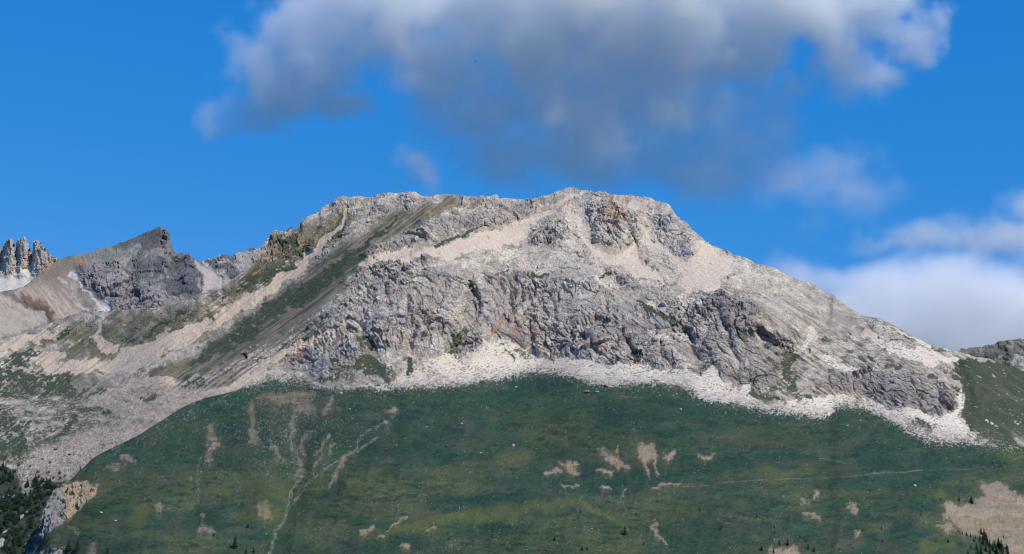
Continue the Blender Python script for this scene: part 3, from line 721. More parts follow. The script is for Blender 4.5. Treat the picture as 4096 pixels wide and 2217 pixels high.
C = mixc(C, [0.075, 0.08, 0.055], low * (1 - sm_) * sstep(0.05, 0.3, stL + 0.5 * nb2) * 0.8)
# ramp of thin grey-green soil
rc = np.zeros_like(C) + np.array([0.125, 0.115, 0.085], F32)
rc = mixc(rc, [0.22, 0.19, 0.145], sstep(-0.05, 0.3, stL + 0.3 * nf))
rc = mixc(rc, [0.055, 0.068, 0.045], sstep(0.0, 0.3, -stL + 0.5 * nb1))
C = mixc(C, rc, ramp * (1 - sm_) * (1 - 0.9 * cliff) * sstep(-0.75, -0.2, nb2 + nb3 + 0.7 * ramp - 0.2) * 0.95)
C = mixc(C, [0.32, 0.245, 0.145], ochre * sstep(-0.35, 0.15, nb3 + nf + 0.2) * 0.6)
# bowl and lower left: thin turf, rubble
C = mixc(C, [0.17, 0.16, 0.125], bowl * (1 - sm_) * sstep(-0.2, 0.3, nb1 + 0.5 * nb2) * 0.8)
C = mixc(C, [0.085, 0.095, 0.055], bowl * (1 - sm_) * sstep(0.0, 0.4, nb2 + st * 0.6 - 0.2 * nb1) * 0.75)
turf = np.clip(sstep(1480, 1600, vB) * sstep(1000, 750, UB + 0.2 * (vB - 1500)), 0, 1)
C = mixc(C, [0.045, 0.062, 0.035], turf * (1 - 0.6 * sm_) * sstep(-0.30, 0.15, fbm(UB / 80, vB / 22, o=4, seed=121)) * 0.85)
rub_c = np.zeros_like(C) + np.array([0.31, 0.275, 0.25], F32)
rub_c *= (0.72 + 0.56 * r_small)[..., None]
C = mixc(C, rub_c, np.maximum(rubble * sstep(-0.5, 0.1, nb3 + 0.7 * nb2 + 0.1), turf * sstep(0.05, 0.25, perlin(UB / 9, vB / 4, seed=125) + 0.5 * nb2 - 0.03) * 0.85))
# turf
gc = np.zeros_like(C) + np.array([0.024, 0.050, 0.030], F32)
gc = mixc(gc, [0.050, 0.066, 0.036], sstep(-0.1, 0.4, nb2))
gc = mixc(gc, [0.085, 0.085, 0.055], sstep(0.0, 0.35, st + 0.4 * nb1 + 0.2 * nf) * 0.7)
C = mixc(C, gc, gm * 0.95)
C = mixc(C, [0.30, 0.28, 0.25], gm * sstep(0.42, 0.55, perlin(UB / 9, vB / 5, seed=131) * 0.6 + 0.5 * fbm(UB / 60, vB / 30, o=3, seed=132) + 0.35 * st) * 0.8)
# small turf ledges all over the wall and the right flank
led = sstep(0.22, 0.5, fbm(UB / 42, vB / 20, o=4, seed=133) + 0.25 * nb1) * rock * sstep(1080, 1180, vB) * (1 - 0.6 * lite)
C = mixc(C, [0.060, 0.068, 0.045], led * sstep(-0.2, 0.15, nf + 0.5 * nb3) * 0.75)
dk = sstep(0.08, 0.35, stR + 0.4 * nb2 + 0.2 * nf) * wr * rock * sstep(1120, 1250, vB)
C = mixc(C, [0.19, 0.175, 0.15], dk * 0.7)
veg = sstep(0.02, 0.22, fbm(UB / 60, vB / 30, o=4, seed=151, gain=0.6) + 0.5 * stR + 0.3 * nf - 0.12) * sstep(2850, 3000, UB) * sstep(1270, 1380, vB) * (1 - sm_)
C = mixc(C, [0.070, 0.076, 0.050], veg * 0.8)
grey = pB.many([([(3220, 1170), (3330, 1195), (3430, 1290), (3490, 1340), (3400, 1340), (3290, 1270)], None), ([(2860, 1190), (2960, 1200), (3080, 1290), (3100, 1370), (2980, 1340), (2880, 1260)], None),
                ([(3290, 1480), (3560, 1490), (3720, 1520), (3810, 1610), (3700, 1640), (3500, 1590), (3330, 1550)], None)], soft=22, warp=1.3)
C = mixc(C, [0.21, 0.195, 0.195], grey * sstep(-0.3, 0.2, nb2 + 0.5 * nf + 0.2) * 0.6)
veg2 = pB.many([([(3010, 1555), (3060, 1590), (3130, 1600)], [20, 26, 16]), ([(3170, 1560), (3200, 1590), (3250, 1605)], [14, 16, 10]), ([(2780, 1480), (2830, 1470)], 12), ([(2590, 1440), (2640, 1470)], 12), ([(2420, 1440), (2480, 1462)], 9),
                ([(3640, 1690), (3700, 1710)], [16, 20]), ([(3150, 1450), (3170, 1530)], 28), ([(1500, 1440), (1560, 1490)], [30, 34]), ([(1620, 1440), (1640, 1490)], [20, 16]), ([(1340, 1470), (1420, 1500)], 24), ([(2170, 1440), (2060, 1410)], [6, 9])], rough=1.0, soft=0.8)
C = mixc(C, [0.045, 0.066, 0.042], veg2 * sstep(-0.2, 0.1, nf + 0.5 * nb3 + 0.1) * 0.85)
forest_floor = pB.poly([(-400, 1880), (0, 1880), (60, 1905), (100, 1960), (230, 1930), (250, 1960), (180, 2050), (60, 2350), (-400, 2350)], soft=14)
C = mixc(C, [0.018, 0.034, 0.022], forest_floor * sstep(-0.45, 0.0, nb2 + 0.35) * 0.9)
lime = pB.many([([(0, 2175), (10, 2160)], [18, 8]), ([(68, 2080), (105, 2045)], 5), ([(112, 2055), (124, 2042)], 5), ([(15, 2130), (48, 2118)], 4), ([(20, 1990), (60, 1985)], 6), ([(30, 1868), (60, 1870)], 8)], warp=0.3, rough=0.6)
C = mixc(C, [0.42, 0.41, 0.38], lime * 0.9)
near = np.broadcast_to(grass_edge(uB), vB.shape) - vB
foot = sstep(58, 8, near + 40 * nb2 + 20 * nb3) * sm_ * sstep(1250, 1450, UB)
fc = np.zeros_like(C) + np.array([0.40, 0.37, 0.34], F32)
fc *= (0.62 + 0.76 * r_small)[..., None]
C = mixc(C, fc, foot * 0.75)
tg = sstep(0.0, 0.16, perlin(UB / 5.0, vB / 3.6, seed=141) + 0.7 * nb3 + 0.5 * nb2 - (near - 2) / 38.0) * sstep(900, 1050, UB) * (1 - cliff)
C = mixc(C, [0.035, 0.062, 0.036], tg * 0.85)
RS = np.random.RandomState(3)
C *= (1 + (0.17 * rock + 0.07) * RS.uniform(-1, 1, x.shape).astype(F32))[..., None]
C *= np.array([1.04, 1.0, 0.93], F32)
C = np.clip(C, 0.008, 0.72)

NBK = 16
PBd = add_back(PBd, NBK, 14.0, 0.7)
mat_rock = terrain_material('mountain_rock', bump=0.8, scale=0.6, var=0.24)
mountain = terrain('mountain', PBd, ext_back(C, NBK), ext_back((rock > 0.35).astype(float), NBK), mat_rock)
tag(mountain, 'grey and cream limestone mountain with a broad rocky summit and pale scree', None, None, 'structure')


# ================================================================== 3 distant ridges
def ridge(name, sky_pts, bot_pts, u0, u1, nu, nv, y0, slope, paint_fn, amp, mat, label, blk, slope_fn=None, rel=(), back=(12, 14.0, 0.8), seed=0):
    uu = np.linspace(u0, u1, nu)
    top = curve(sky_pts)(uu); bot = np.maximum(curve(bot_pts)(uu), top + 8)
    tt = np.linspace(0, 1, nv)[:, None]; tsm = np.minimum(gblur1(top, 16 * nu / (u1 - u0), 0), bot - 6)
    v = bot[None] + (tsm - bot)[None] * tt + (top - tsm)[None] * tt ** 6
    U = np.broadcast_to(uu[None], v.shape).copy()
    p = Paint(U, v, 1000 + seed)
    s = np.full(U.shape, float(slope)) if slope_fn is None else slope_fn(p, U, v)
    yy = march(U, v, np.full(nu, float(y0)), s)
    yy = gblur1(yy, max(3, 30 * nu / (u1 - u0)), 1)
    yy = yy - relief(p, rel)
    P = world_pt(U, v, yy)
    N = grid_normals(P)
    x, y, z = [P[..., i].astype(F32) for i in range(3)]
    Cc, rk, am = paint_fn(p, U, v)
    d = np.zeros(x.shape, F32); R = []
    for k, (sx, sz, a) in enumerate(blk):
        h, e, r = blocks((x + 0.3 * z) / sx, y / sx, (z - 0.15 * x) / sz, seed=700 + seed * 10 + k, tilt=1.1)
        d += a * h - 0.3 * a * (1 - sstep(0, 0.1, e)); R.append(r)
    Cc = Cc * (1 + 0.32 * fbm(U / 7, v / 6, o=3, seed=seed + 60, gain=0.7))[..., None]
    for r in R:
        Cc = Cc * (1 + rk * (0.26 * (r - 0.5)))[..., None]
    d = d * rk * am * 0.62 + 2.0 * fbm(x / 60, y / 60, z / 60, o=3, seed=seed + 5)
    P = add_back(P + N * (d * amp)[..., None], *back)
    o = terrain(name, P, ext_back(np.clip(Cc, 0.01, 0.7), back[0]), ext_back((rk > 0.4).astype(float), back[0]), mat)
    return tag(o, label, None, None, 'structure')

def paint_black_peak(p, U, v):
    n1 = fbm(U / 60, v / 50, o=4, seed=201); n2 = fbm(U / 16, v / 13, o=3, seed=202)
    stl = streak(U, v, math.radians(52), 90, 6, 203)
    Cc = np.zeros(U.shape + (3,), F32) + np.array([0.22, 0.21, 0.185], F32)
    Cc = mixc(Cc, [0.135, 0.136, 0.128], sstep(-0.2, 0.3, n1))
    Cc = mixc(Cc, [0.10, 0.105, 0.098], p.poly([(448, 986), (527, 950), (620, 915), (657, 913), (683, 950), (683, 990), (640, 985), (590, 990), (520, 985)], soft=12) * 0.9)
    rockA = p.many([([(317, 1090), (387, 1050), (480, 1055), (512, 1111), (504, 1148), (457, 1190), (410, 1172), (340, 1130)], None),
                    ([(560, 1111), (653, 1115), (676, 1167), (718, 1186), (662, 1225), (536, 1246), (466, 1236), (485, 1176), (527, 1130)], None)])
    rockB = p.poly([(550, 1045), (620, 1050), (723, 1037), (765, 1050), (802, 1120), (788, 1167), (700, 1180), (671, 1130), (653, 1102), (560, 1105)], soft=10)
    rockC = p.poly([(650, 912), (672, 925), (684, 960), (680, 985), (705, 1013), (760, 1035), (720, 1050), (650, 1010), (640, 950)], soft=8)
    Cc = mixc(Cc, [0.225, 0.205, 0.205], rockA)
    Cc = mixc(Cc, [0.33, 0.25, 0.20], rockA * sstep(0.15, 0.45, n1 + 0.5 * n2) * 0.6)
    Cc = mixc(Cc, [0.115, 0.115, 0.122], rockB); Cc = mixc(Cc, [0.15, 0.14, 0.135], rockC * 0.8)
    pale = p.many([([(480, 1050), (520, 1015), (560, 985)], [16, 22, 12]), ([(535, 1060), (525, 1110)], [16, 14]), ([(640, 1090), (690, 1103)], [12, 9]), ([(615, 1060), (600, 1090)], 8), ([(590, 1010), (620, 990)], 10)], rough=0.7)
    Cc = mixc(Cc, [0.27, 0.27, 0.225], pale * sstep(-0.3, 0.2, n2 + 0.5 * n1) * 0.8)
    beige = p.poly([(750, 1030), (809, 1056), (850, 1085), (886, 1111), (880, 1155), (800, 1170), (790, 1150), (808, 1111), (775, 1060)], soft=10)
    Cc = mixc(Cc, [0.40, 0.355, 0.31], beige * 0.9)
    brown = p.poly([(-300, 1160), (0, 1160), (89, 1150), (140, 1110), (187, 1070), (240, 1035), (330, 1020), (400, 1000), (360, 1040), (290, 1080), (290, 1140), (354, 1242), (298, 1262), (214, 1290), (90, 1330), (-300, 1400)], soft=14)
    bc = np.zeros_like(Cc) + np.array([0.34, 0.265, 0.195], F32)
    bc = mixc(bc, [0.21, 0.18, 0.14], sstep(1180, 1090, v) * 0.8)
    bc = mixc(bc, [0.45, 0.375, 0.30], sstep(0.0, 0.4, stl) * sstep(1110, 1160, v))
    Cc = mixc(Cc, bc, brown)
    Cc = mixc(Cc, [0.155, 0.092, 0.062], p.stroke([(105, 1172), (163, 1223), (214, 1279)], [16, 26, 20]) * 0.85)
    Cc = mixc(Cc, [0.47, 0.41, 0.34], sstep(-0.5, 0.1, stl + n2) * p.many([([(-60, 1160), (0, 1176), (75, 1223), (177, 1272), (200, 1290)], [10, 12, 13, 12, 8]), ([(245, 1115), (290, 1180), (345, 1240)], [6, 9, 9]), ([(200, 1170), (250, 1230)], 6)]) * 0.9)
    Cc = mixc(Cc, [0.44, 0.37, 0.29], p.poly([(-300, 1235), (0, 1232), (140, 1275), (190, 1290), (110, 1335), (-300, 1360)], soft=12) * 0.85)
    Cc = mixc(Cc, [0.50, 0.48, 0.45], p.many([([(283, 1095), (300, 1110)], 15), ([(425, 1205), (420, 1240), (460, 1245)], [20, 26, 12]), ([(310, 1130), (400, 1215)], [4, 12])]) * 0.9)
    Cc = mixc(Cc, [0.36, 0.22, 0.12], p.many([([(325, 1045), (345, 1030)], 13), ([(190, 1075), (228, 1042)], 9)]) * 0.75)
    Cc = mixc(Cc, [0.05, 0.065, 0.045], p.many([([(330, 1145), (400, 1180), (420, 1195)], 6), ([(690, 1165), (760, 1172)], 10)]) * 0.6)
    rk = np.clip(np.maximum(np.maximum(rockA, rockB), rockC) + 0.60 * (1 - brown) * (1 - pale) * (1 - beige), 0, 1)
    return Cc, rk, 0.55 + 0.65 * np.maximum(rockA, rockC)

mat_far = terrain_material('far_rock', bump=0.6, scale=0.3, var=0.18)
PEAK_SKY = [(-400, 1230), (0, 1167), (47, 1158), (93, 1148), (140, 1111), (187, 1074), (233, 1039), (254, 1030), (280, 1022), (322, 1019), (364, 1012), (396, 998), (448, 986), (485, 969), (527, 953), (583, 929), (620, 915),
            (641, 908), (657, 913), (669, 925), (679, 945), (684, 972), (690, 992), (697, 1004), (704, 1013), (720, 1016), (732, 1022), (748, 1013), (765, 1027), (788, 1041), (809, 1051), (850, 1085), (880, 1110), (897, 1150), (960, 1230), (1000, 1290)]
MAIN_LOW = [(-400, 1470), (0, 1420), (140, 1390), (298, 1330), (466, 1310), (690, 1290), (830, 1250), (960, 1270), (1060, 1320)]
ridge('far_peak_hill', PEAK_SKY, MAIN_LOW, -330, 990, 620, 190, 3350, 38, paint_black_peak, 1.0, mat_far,
      'dark leaning peak with a brown scree flank beyond the valley', ((52, 70, 11), (24, 34, 7), (11, 15, 3.6)),
      rel=[([(560, 1060), (600, 1180)], [70, 70], 50), ([(400, 1100)], [80], 45), ([(520, 1060), (520, 1160)], [20, 24], -30), ([(641, 920), (650, 1000)], [40, 50], 40), ([(740, 1100)], [60], 30),
           ([(80, 1190), (214, 1290)], [50, 50], 20), ([(0, 1180), (177, 1275)], [22, 22], -16), ([(300, 1100), (420, 1230)], [26, 30], -22)], seed=1)

def paint_pinnacle(p, U, v):
    n1 = fbm(U / 22, v / 45, o=4, seed=221)
    Cc = np.zeros(U.shape + (3,), F32) + np.array([0.42, 0.365, 0.31], F32)
    Cc = mixc(Cc, [0.31, 0.275, 0.25], sstep(-0.05, 0.35, n1))
    sn = p.poly([(-300, 1110), (0, 1112), (30, 1110), (60, 1095), (90, 1075), (110, 1060), (118, 1095), (140, 1105), (120, 1150), (60, 1170), (-300, 1190)], soft=6, warp=0.4)
    Cc = mixc(Cc, [0.58, 0.52, 0.45], sn)
    Cc = mixc(Cc, [0.36, 0.22, 0.12], p.stroke([(175, 1082), (230, 1040)], 9) * 0.8)
    return Cc, 1 - 0.95 * sn, 1.0
PIN_SKY = [(-300, 1060), (-60, 1010), (-30, 975), (-12, 985), (0, 992), (12, 998), (18, 980), (28, 960), (42, 951), (52, 958), (59, 985), (63, 1004), (67, 970), (82, 953), (98, 945), (111, 956), (118, 992), (125, 1022), (129, 1012), (133, 976), (142, 960),
           (154, 962), (163, 974), (184, 995), (200, 1016), (217, 1027), (233, 1037), (300, 1080)]
ridge('far_pinnacle_hill', PIN_SKY, [(-300, 1290), (0, 1220), (140, 1180), (233, 1100), (300, 1110)], -260, 290, 330, 130, 4300, 60, paint_pinnacle, 1.0, mat_far,
      'jagged row of grey rock towers above a white scree patch', ((34, 110, 5), (14, 40, 3.5), (7, 16, 2.2)),
      slope_fn=lambda p, U, v: 33 + 33 * sstep(1090, 1060, v),
      rel=[([(40, 965), (40, 1075)], [14, 24], 40), ([(92, 955), (92, 1065)], [18, 26], 48), ([(148, 968), (160, 1070)], [18, 34], 44), ([(62, 990), (66, 1080)], [6, 9], -26), ([(124, 1005), (110, 1075)], [6, 10], -30), ([(8, 1000), (6, 1080)], [6, 9], -20)], seed=2)

def paint_back_ridge(p, U, v):
    n1 = fbm(U / 40, v / 25, o=4, seed=231); s2 = streak(U, v, math.radians(48), 60, 7, 232)
    Cc = np.zeros(U.shape + (3,), F32) + np.array([0.34, 0.315, 0.285], F32)
    Cc = mixc(Cc, [0.20, 0.195, 0.19], sstep(0.0, 0.4, s2))
    dk = p.many([([(822, 1050), (860, 1048), (880, 1070), (940, 1095)], [10, 14, 12, 10]), ([(870, 1030), (905, 1022), (930, 1060)], [8, 12, 12]), ([(985, 1002), (1030, 998)], 8), ([(1150, 930), (1160, 912)], 14), ([(900, 1085), (930, 1100)], 14)])
    Cc = mixc(Cc, [0.095, 0.095, 0.105], dk * 0.85)
    return Cc, 0.75 + 0.25 * dk, 0.8
ridge('back_ridge_hill', [(700, 1120), (780, 1060), (809, 1051), (825, 1041), (853, 1039), (863, 1037), (877, 1022), (905, 1014), (921, 1023), (942, 1013), (972, 1009), (993, 995), (1026, 992), (1060, 985), (1110, 955), (1138, 934), (1147, 914), (1157, 906), (1166, 911), (1176, 930), (1230, 960)],
      [(700, 1250), (1000, 1200), (1230, 1080)], 720, 1225, 300, 90, 4700, 42, paint_back_ridge, 1.0, mat_far, 'pale jagged ridge in the gap behind the left shoulder', ((44, 60, 13), (20, 28, 7), (10, 14, 4)), seed=3)

def paint_right(p, U, v):
    n1 = fbm(U / 40, v / 30, o=4, seed=241)
    Cc = np.zeros(U.shape + (3,), F32) + np.array([0.15, 0.14, 0.125], F32)
    Cc = mixc(Cc, [0.26, 0.23, 0.20], sstep(0.0, 0.35, n1))
    Cc = mixc(Cc, [0.05, 0.065, 0.045], sstep(0.05, 0.4, -n1 + 0.2) * sstep(1400, 1425, v) * 0.8)
    Cc = mixc(Cc, [0.36, 0.33, 0.29], p.poly([(4030, 1420), (4120, 1415), (4300, 1500), (4100, 1500), (4040, 1460)], soft=10) * 0.8)
    return Cc, np.ones_like(n1), 0.8
ridge('right_ridge_hill', [(3700, 1460), (3800, 1415), (3835, 1404), (3845, 1398), (3858, 1391), (3868, 1396), (3881, 1392), (3909, 1393), (3930, 1386), (3951, 1379), (3979, 1380), (4003, 1370), (4049, 1356), (4096, 1350), (4500, 1290)],
      [(3700, 1560), (4096, 1600), (4500, 1700)], 3720, 4480, 400, 100, 3900, 36, paint_right, 1.0, mat_far, 'dark serrated ridge at the far right behind the green shoulder', ((40, 55, 11), (18, 26, 7), (9, 13, 4)), seed=4)

# valley floor, far below the frame
g = 30000.0
ground = mesh_obj('ground', [(-g, -g, -3), (g, -g, -3), (g, g, -3), (-g, g, -3)], [(0, 1, 2, 3)], plain_material('valley_floor', (0.05, 0.07, 0.035), scale=0.02))
tag(ground, None, None, None, 'structure')

# ================================================================== clouds (fog volumes)
def cloud(name, label, blobs, zc, voxel, density, scale, thr, seed, ry=1.1, aniso=0.1, depth=None, soft=0.5, gain=1.7, thin=None, albedo=(0.985, 0.99, 1.0)):
    cs = []
    for (u, v, ru, rv, w) in blobs:
        E = ratios(np.array(float(u)), np.array(float(v)))[1]
        y = depth if depth else (6600 + 0.7 * zc) / (1 + 0.7 * float(E))
        c = world_pt(np.array(float(u)), np.array(float(v)), y)
        cs.append((c, np.array([ru * y / FPX, max(ry * (ru + rv) / 2, 1) * y / FPX, rv * 0.95 * y / FPX]), w))
    lo = np.min([c - 1.25 * r for c, r, w in cs], 0); hi = np.max([c + 1.25 * r for c, r, w in cs], 0)
    ng = bpy.data.node_groups.new(name + '_field', 'GeometryNodeTree')
    ng.interface.new_socket('Geometry', in_out='INPUT', socket_type='NodeSocketGeometry')
    ng.interface.new_socket('Geometry', in_out='OUTPUT', socket_type='NodeSocketGeometry')
    N = ng.nodes; L = ng.links.new
    gout = N.new('NodeGroupOutput')
    pos = N.new('GeometryNodeInputPosition')
    # domain warp so that no puff keeps a round outline
    nz = N.new('ShaderNodeTexNoise'); nz.inputs['Scale'].default_value = 1 / 800; nz.inputs['Detail'].default_value = 4
    sub = N.new('ShaderNodeVectorMath'); sub.operation = 'SUBTRACT'; sub.inputs[1].default_value = (0.5, 0.5, 0.5)
    scl = N.new('ShaderNodeVectorMath'); scl.operation = 'SCALE'; scl.inputs['Scale'].default_value = 520.0
    add = N.new('ShaderNodeVectorMath'); add.operation = 'ADD'
    L(pos.outputs[0], nz.inputs['Vector']); L(nz.outputs['Color'], sub.inputs[0]); L(sub.outputs[0], scl.inputs[0])
    L(pos.outputs[0], add.inputs[0]); L(scl.outputs[0], add.inputs[1])
    acc = None
    for c, r, w in cs:
        a = N.new('ShaderNodeVectorMath'); a.operation = 'SUBTRACT'; a.inputs[1].default_value = tuple(c)
        b = N.new('ShaderNodeVectorMath'); b.operation = 'DIVIDE'; b.inputs[1].default_value = tuple(r)
        d = N.new('ShaderNodeVectorMath'); d.operation = 'LENGTH'
        e = N.new('ShaderNodeMath'); e.operation = 'MULTIPLY_ADD'; e.inputs[1].default_value = -1.0 * w; e.inputs[2].default_value = w
        L(add.outputs[0], a.inputs[0]); L(a.outputs[0], b.inputs[0]); L(b.outputs[0], d.inputs[0]); L(d.outputs['Value'], e.inputs[0])
        if acc is None:
            acc = e
        else:
            m = N.new('ShaderNodeMath'); m.operation = 'SMOOTH_MAX'; m.inputs[2].default_value = 0.25
            L(acc.outputs[0], m.inputs[0]); L(e.outputs[0], m.inputs[1]); acc = m
    fn = N.new('ShaderNodeTexNoise'); fn.inputs['Scale'].default_value = scale; fn.inputs['Detail'].default_value = 6; fn.inputs['Roughness'].default_value = 0.62
    L(pos.outputs[0], fn.inputs['Vector'])
    # density = smoothstep(body + (noise-0.5)*k)
    k = N.new('ShaderNodeMath'); k.operation = 'MULTIPLY_ADD'; k.inputs[1].default_value = gain; k.inputs[2].default_value = -0.5 * gain - thr
    L(fn.outputs['Fac'], k.inputs[0])
    s = N.new('ShaderNodeMath'); s.operation = 'ADD'; L(acc.outputs[0], s.inputs[0]); L(k.outputs[0], s.inputs[1])
    mr = N.new('ShaderNodeMapRange'); mr.interpolation_type = 'SMOOTHSTEP'; mr.inputs[1].default_value = 0.0; mr.inputs[2].default_value = soft
    mr.inputs[3].default_value = 0.0; mr.inputs[4].default_value = 1.0
    L(s.outputs[0], mr.inputs[0])
    vc = N.new('GeometryNodeVolumeCube')
    vc.inputs['Min'].default_value = tuple(lo); vc.inputs['Max'].default_value = tuple(hi)
    for ax, nm in enumerate(('Resolution X', 'Resolution Y', 'Resolution Z')):
        vc.inputs[nm].default_value = int(np.clip((hi[ax] - lo[ax]) / (voxel * (1, 1.6, 1)[ax]), 16, 420))
    dens = mr
    if thin:                                     # rain-free base: the vapour thins out downwards, except in the left-hand towers
        zlo, zhi, xa, xb, fmin, fleft = thin
        sp = N.new('ShaderNodeSeparateXYZ'); L(add.outputs[0], sp.inputs[0])
        fz = N.new('ShaderNodeMapRange'); fz.interpolation_type = 'SMOOTHSTEP'
        for i_, val in ((1, zlo), (2, zhi), (3, fmin), (4, 1.0)): fz.inputs[i_].default_value = val
        fx = N.new('ShaderNodeMapRange'); fx.interpolation_type = 'SMOOTHSTEP'
        for i_, val in ((1, xa), (2, xb), (3, fleft), (4, 0.0)): fx.inputs[i_].default_value = val
        L(sp.outputs[2], fz.inputs[0]); L(sp.outputs[0], fx.inputs[0])
        mxn = N.new('ShaderNodeMath'); mxn.operation = 'MAXIMUM'; L(fx.outputs[0], mxn.inputs[1])
        om = N.new('ShaderNodeMath'); om.operation = 'MULTIPLY_ADD'; om.inputs[1].default_value = -0.6; om.inputs[2].default_value = 1.0
        L(fx.outputs[0], om.inputs[0])
        zz = N.new('ShaderNodeMath'); zz.operation = 'MULTIPLY'; L(fz.outputs[0], zz.inputs[0]); L(om.outputs[0], zz.inputs[1]); L(zz.outputs[0], mxn.inputs[0])
        dens = N.new('ShaderNodeMath'); dens.operation = 'MULTIPLY'; L(mr.outputs[0], dens.inputs[0]); L(mxn.outputs[0], dens.inputs[1])
    L(dens.outputs[0], vc.inputs['Density'])
    sm = N.new('GeometryNodeSetMaterial')
    m = bpy.data.materials.new(name + '_vapour'); m.use_nodes = True
    nt = m.node_tree; nt.nodes.clear()
    o = nt.nodes.new('ShaderNodeOutputMaterial'); pv = nt.nodes.new('ShaderNodeVolumePrincipled')
    pv.inputs['Color'].default_value = (*albedo, 1); pv.inputs['Density'].default_value = density; pv.inputs['Anisotropy'].default_value = aniso
    nt.links.new(pv.outputs[0], o.inputs['Volume'])
    sm.inputs['Material'].default_value = m
    L(vc.outputs[0], sm.inputs[0]); L(sm.outputs[0], gout.inputs[0])
    me = bpy.data.volumes.new(name); me.materials.append(m)
    ob = bpy.data.objects.new(name, me); col_root.objects.link(ob)
    md = ob.modifiers.new('field', 'NODES'); md.node_group = ng
    return tag(ob, label, 'cloud', None, None)

BIG = [(1150, 280, 270, 200, 1.2), (1000, 370, 130, 110, .95), (1340, 160, 330, 240, 1.2), (1290, 430, 190, 120, .95), (1580, 20, 380, 250, 1.2),
       (1900, -40, 470, 220, 1.15), (2300, -80, 600, 290, 1.2), (2800, -20, 560, 300, 1.2), (3200, -20, 450, 230, 1.15), (3450, 10, 300, 200, 1.0), (3560, 170, 150, 170, .8),
       (2250, 150, 560, 240, 1.05), (2600, 240, 620, 270, 1.1), (2900, 240, 380, 250, 1.1),
       (2480, 460, 700, 280, 1.2), (2300, 640, 560, 190, 1.05), (2760, 640, 560, 200, 1.05), (1950, 420, 420, 200, .9),
       (1800, 280, 400, 220, 1.0), (2980, 430, 240, 190, .9), (3060, 550, 320, 120, .75), (3230, 400, 200, 110, .5), (3380, 300, 230, 140, .5), (3560, 340, 90, 60, .55), (900, 430, 100, 80, .6)]
cloud('cloud', 'large grey-bellied cloud spread across the sky above the summit', BIG, 2300, 11.0, 0.0105, 1 / 260, 0.0, 1, soft=0.6, ry=0.8, gain=2.8, thin=(2150, 2640, -900, -350, 0.27, 0.55), albedo=(0.95, 0.977, 1.0))
cloud('cloud', 'small faint cloud puff just above the left end of the summit ridge', [(1650, 660, 130, 110, .9), (1690, 720, 90, 100, .8)], 2300, 8.0, 0.0050, 1 / 130, 0.02, 2, depth=6500, gain=2.2, soft=0.8)
cloud('cloud', 'thin hazy cloud patch right of the summit below the large cloud', [(3280, 760, 280, 180, .9), (3450, 820, 260, 140, .9), (3200, 700, 150, 120, .75), (3250, 960, 190, 60, .6)], 2300, 12.0, 0.0021, 1 / 220, 0.06, 3, depth=7500, gain=2.2, soft=0.9)
cloud('cloud', 'long flat white cloud streak at the right edge above the cloud bank', [(3780, 940, 360, 80, .9), (4050, 920, 360, 110, 1), (4090, 800, 150, 80, .8), (3540, 980, 220, 40, .7), (4400, 900, 400, 130, 1)], 2300, 14.0, 0.0045, 1 / 260, 0.03, 4, depth=8500, gain=2.2, soft=0.9)
cloud('cloud', 'broad white cloud bank low on the right behind the descending ridge', [(3300, 1130, 300, 100, .8), (3700, 1230, 560, 190, 1.1), (4000, 1300, 560, 230, 1.2), (4190, 1080, 150, 130, .8), (3600, 1370, 700, 220, 1.1), (4550, 1250, 600, 280, 1.2), (4100, 1450, 600, 220, 1.1)], 2300, 20.0, 0.0055, 1 / 420, -0.16, 5, depth=9500, soft=1.2, gain=2.8, albedo=(0.995, 0.998, 1.0))

# ================================================================== placing things on the ground
def on_hill(u, v):
    i = int(np.argmin(np.abs(uA - u)))
    j = int(np.clip(round((v - botA[i]) / (topA[i] - botA[i]) * (NVA - 1)), 0, NVA - 1))
    return PAd[j, i]
def on_mountain(u, v):
    i = int(np.argmin(np.abs(uB - u)))
    j = int(np.clip(round((v - botB[i]) / (topB[i] - botB[i]) * (NVB - 1)), 0, NVB - 1))
    return PBd[j, i]
rng = random.Random(11)

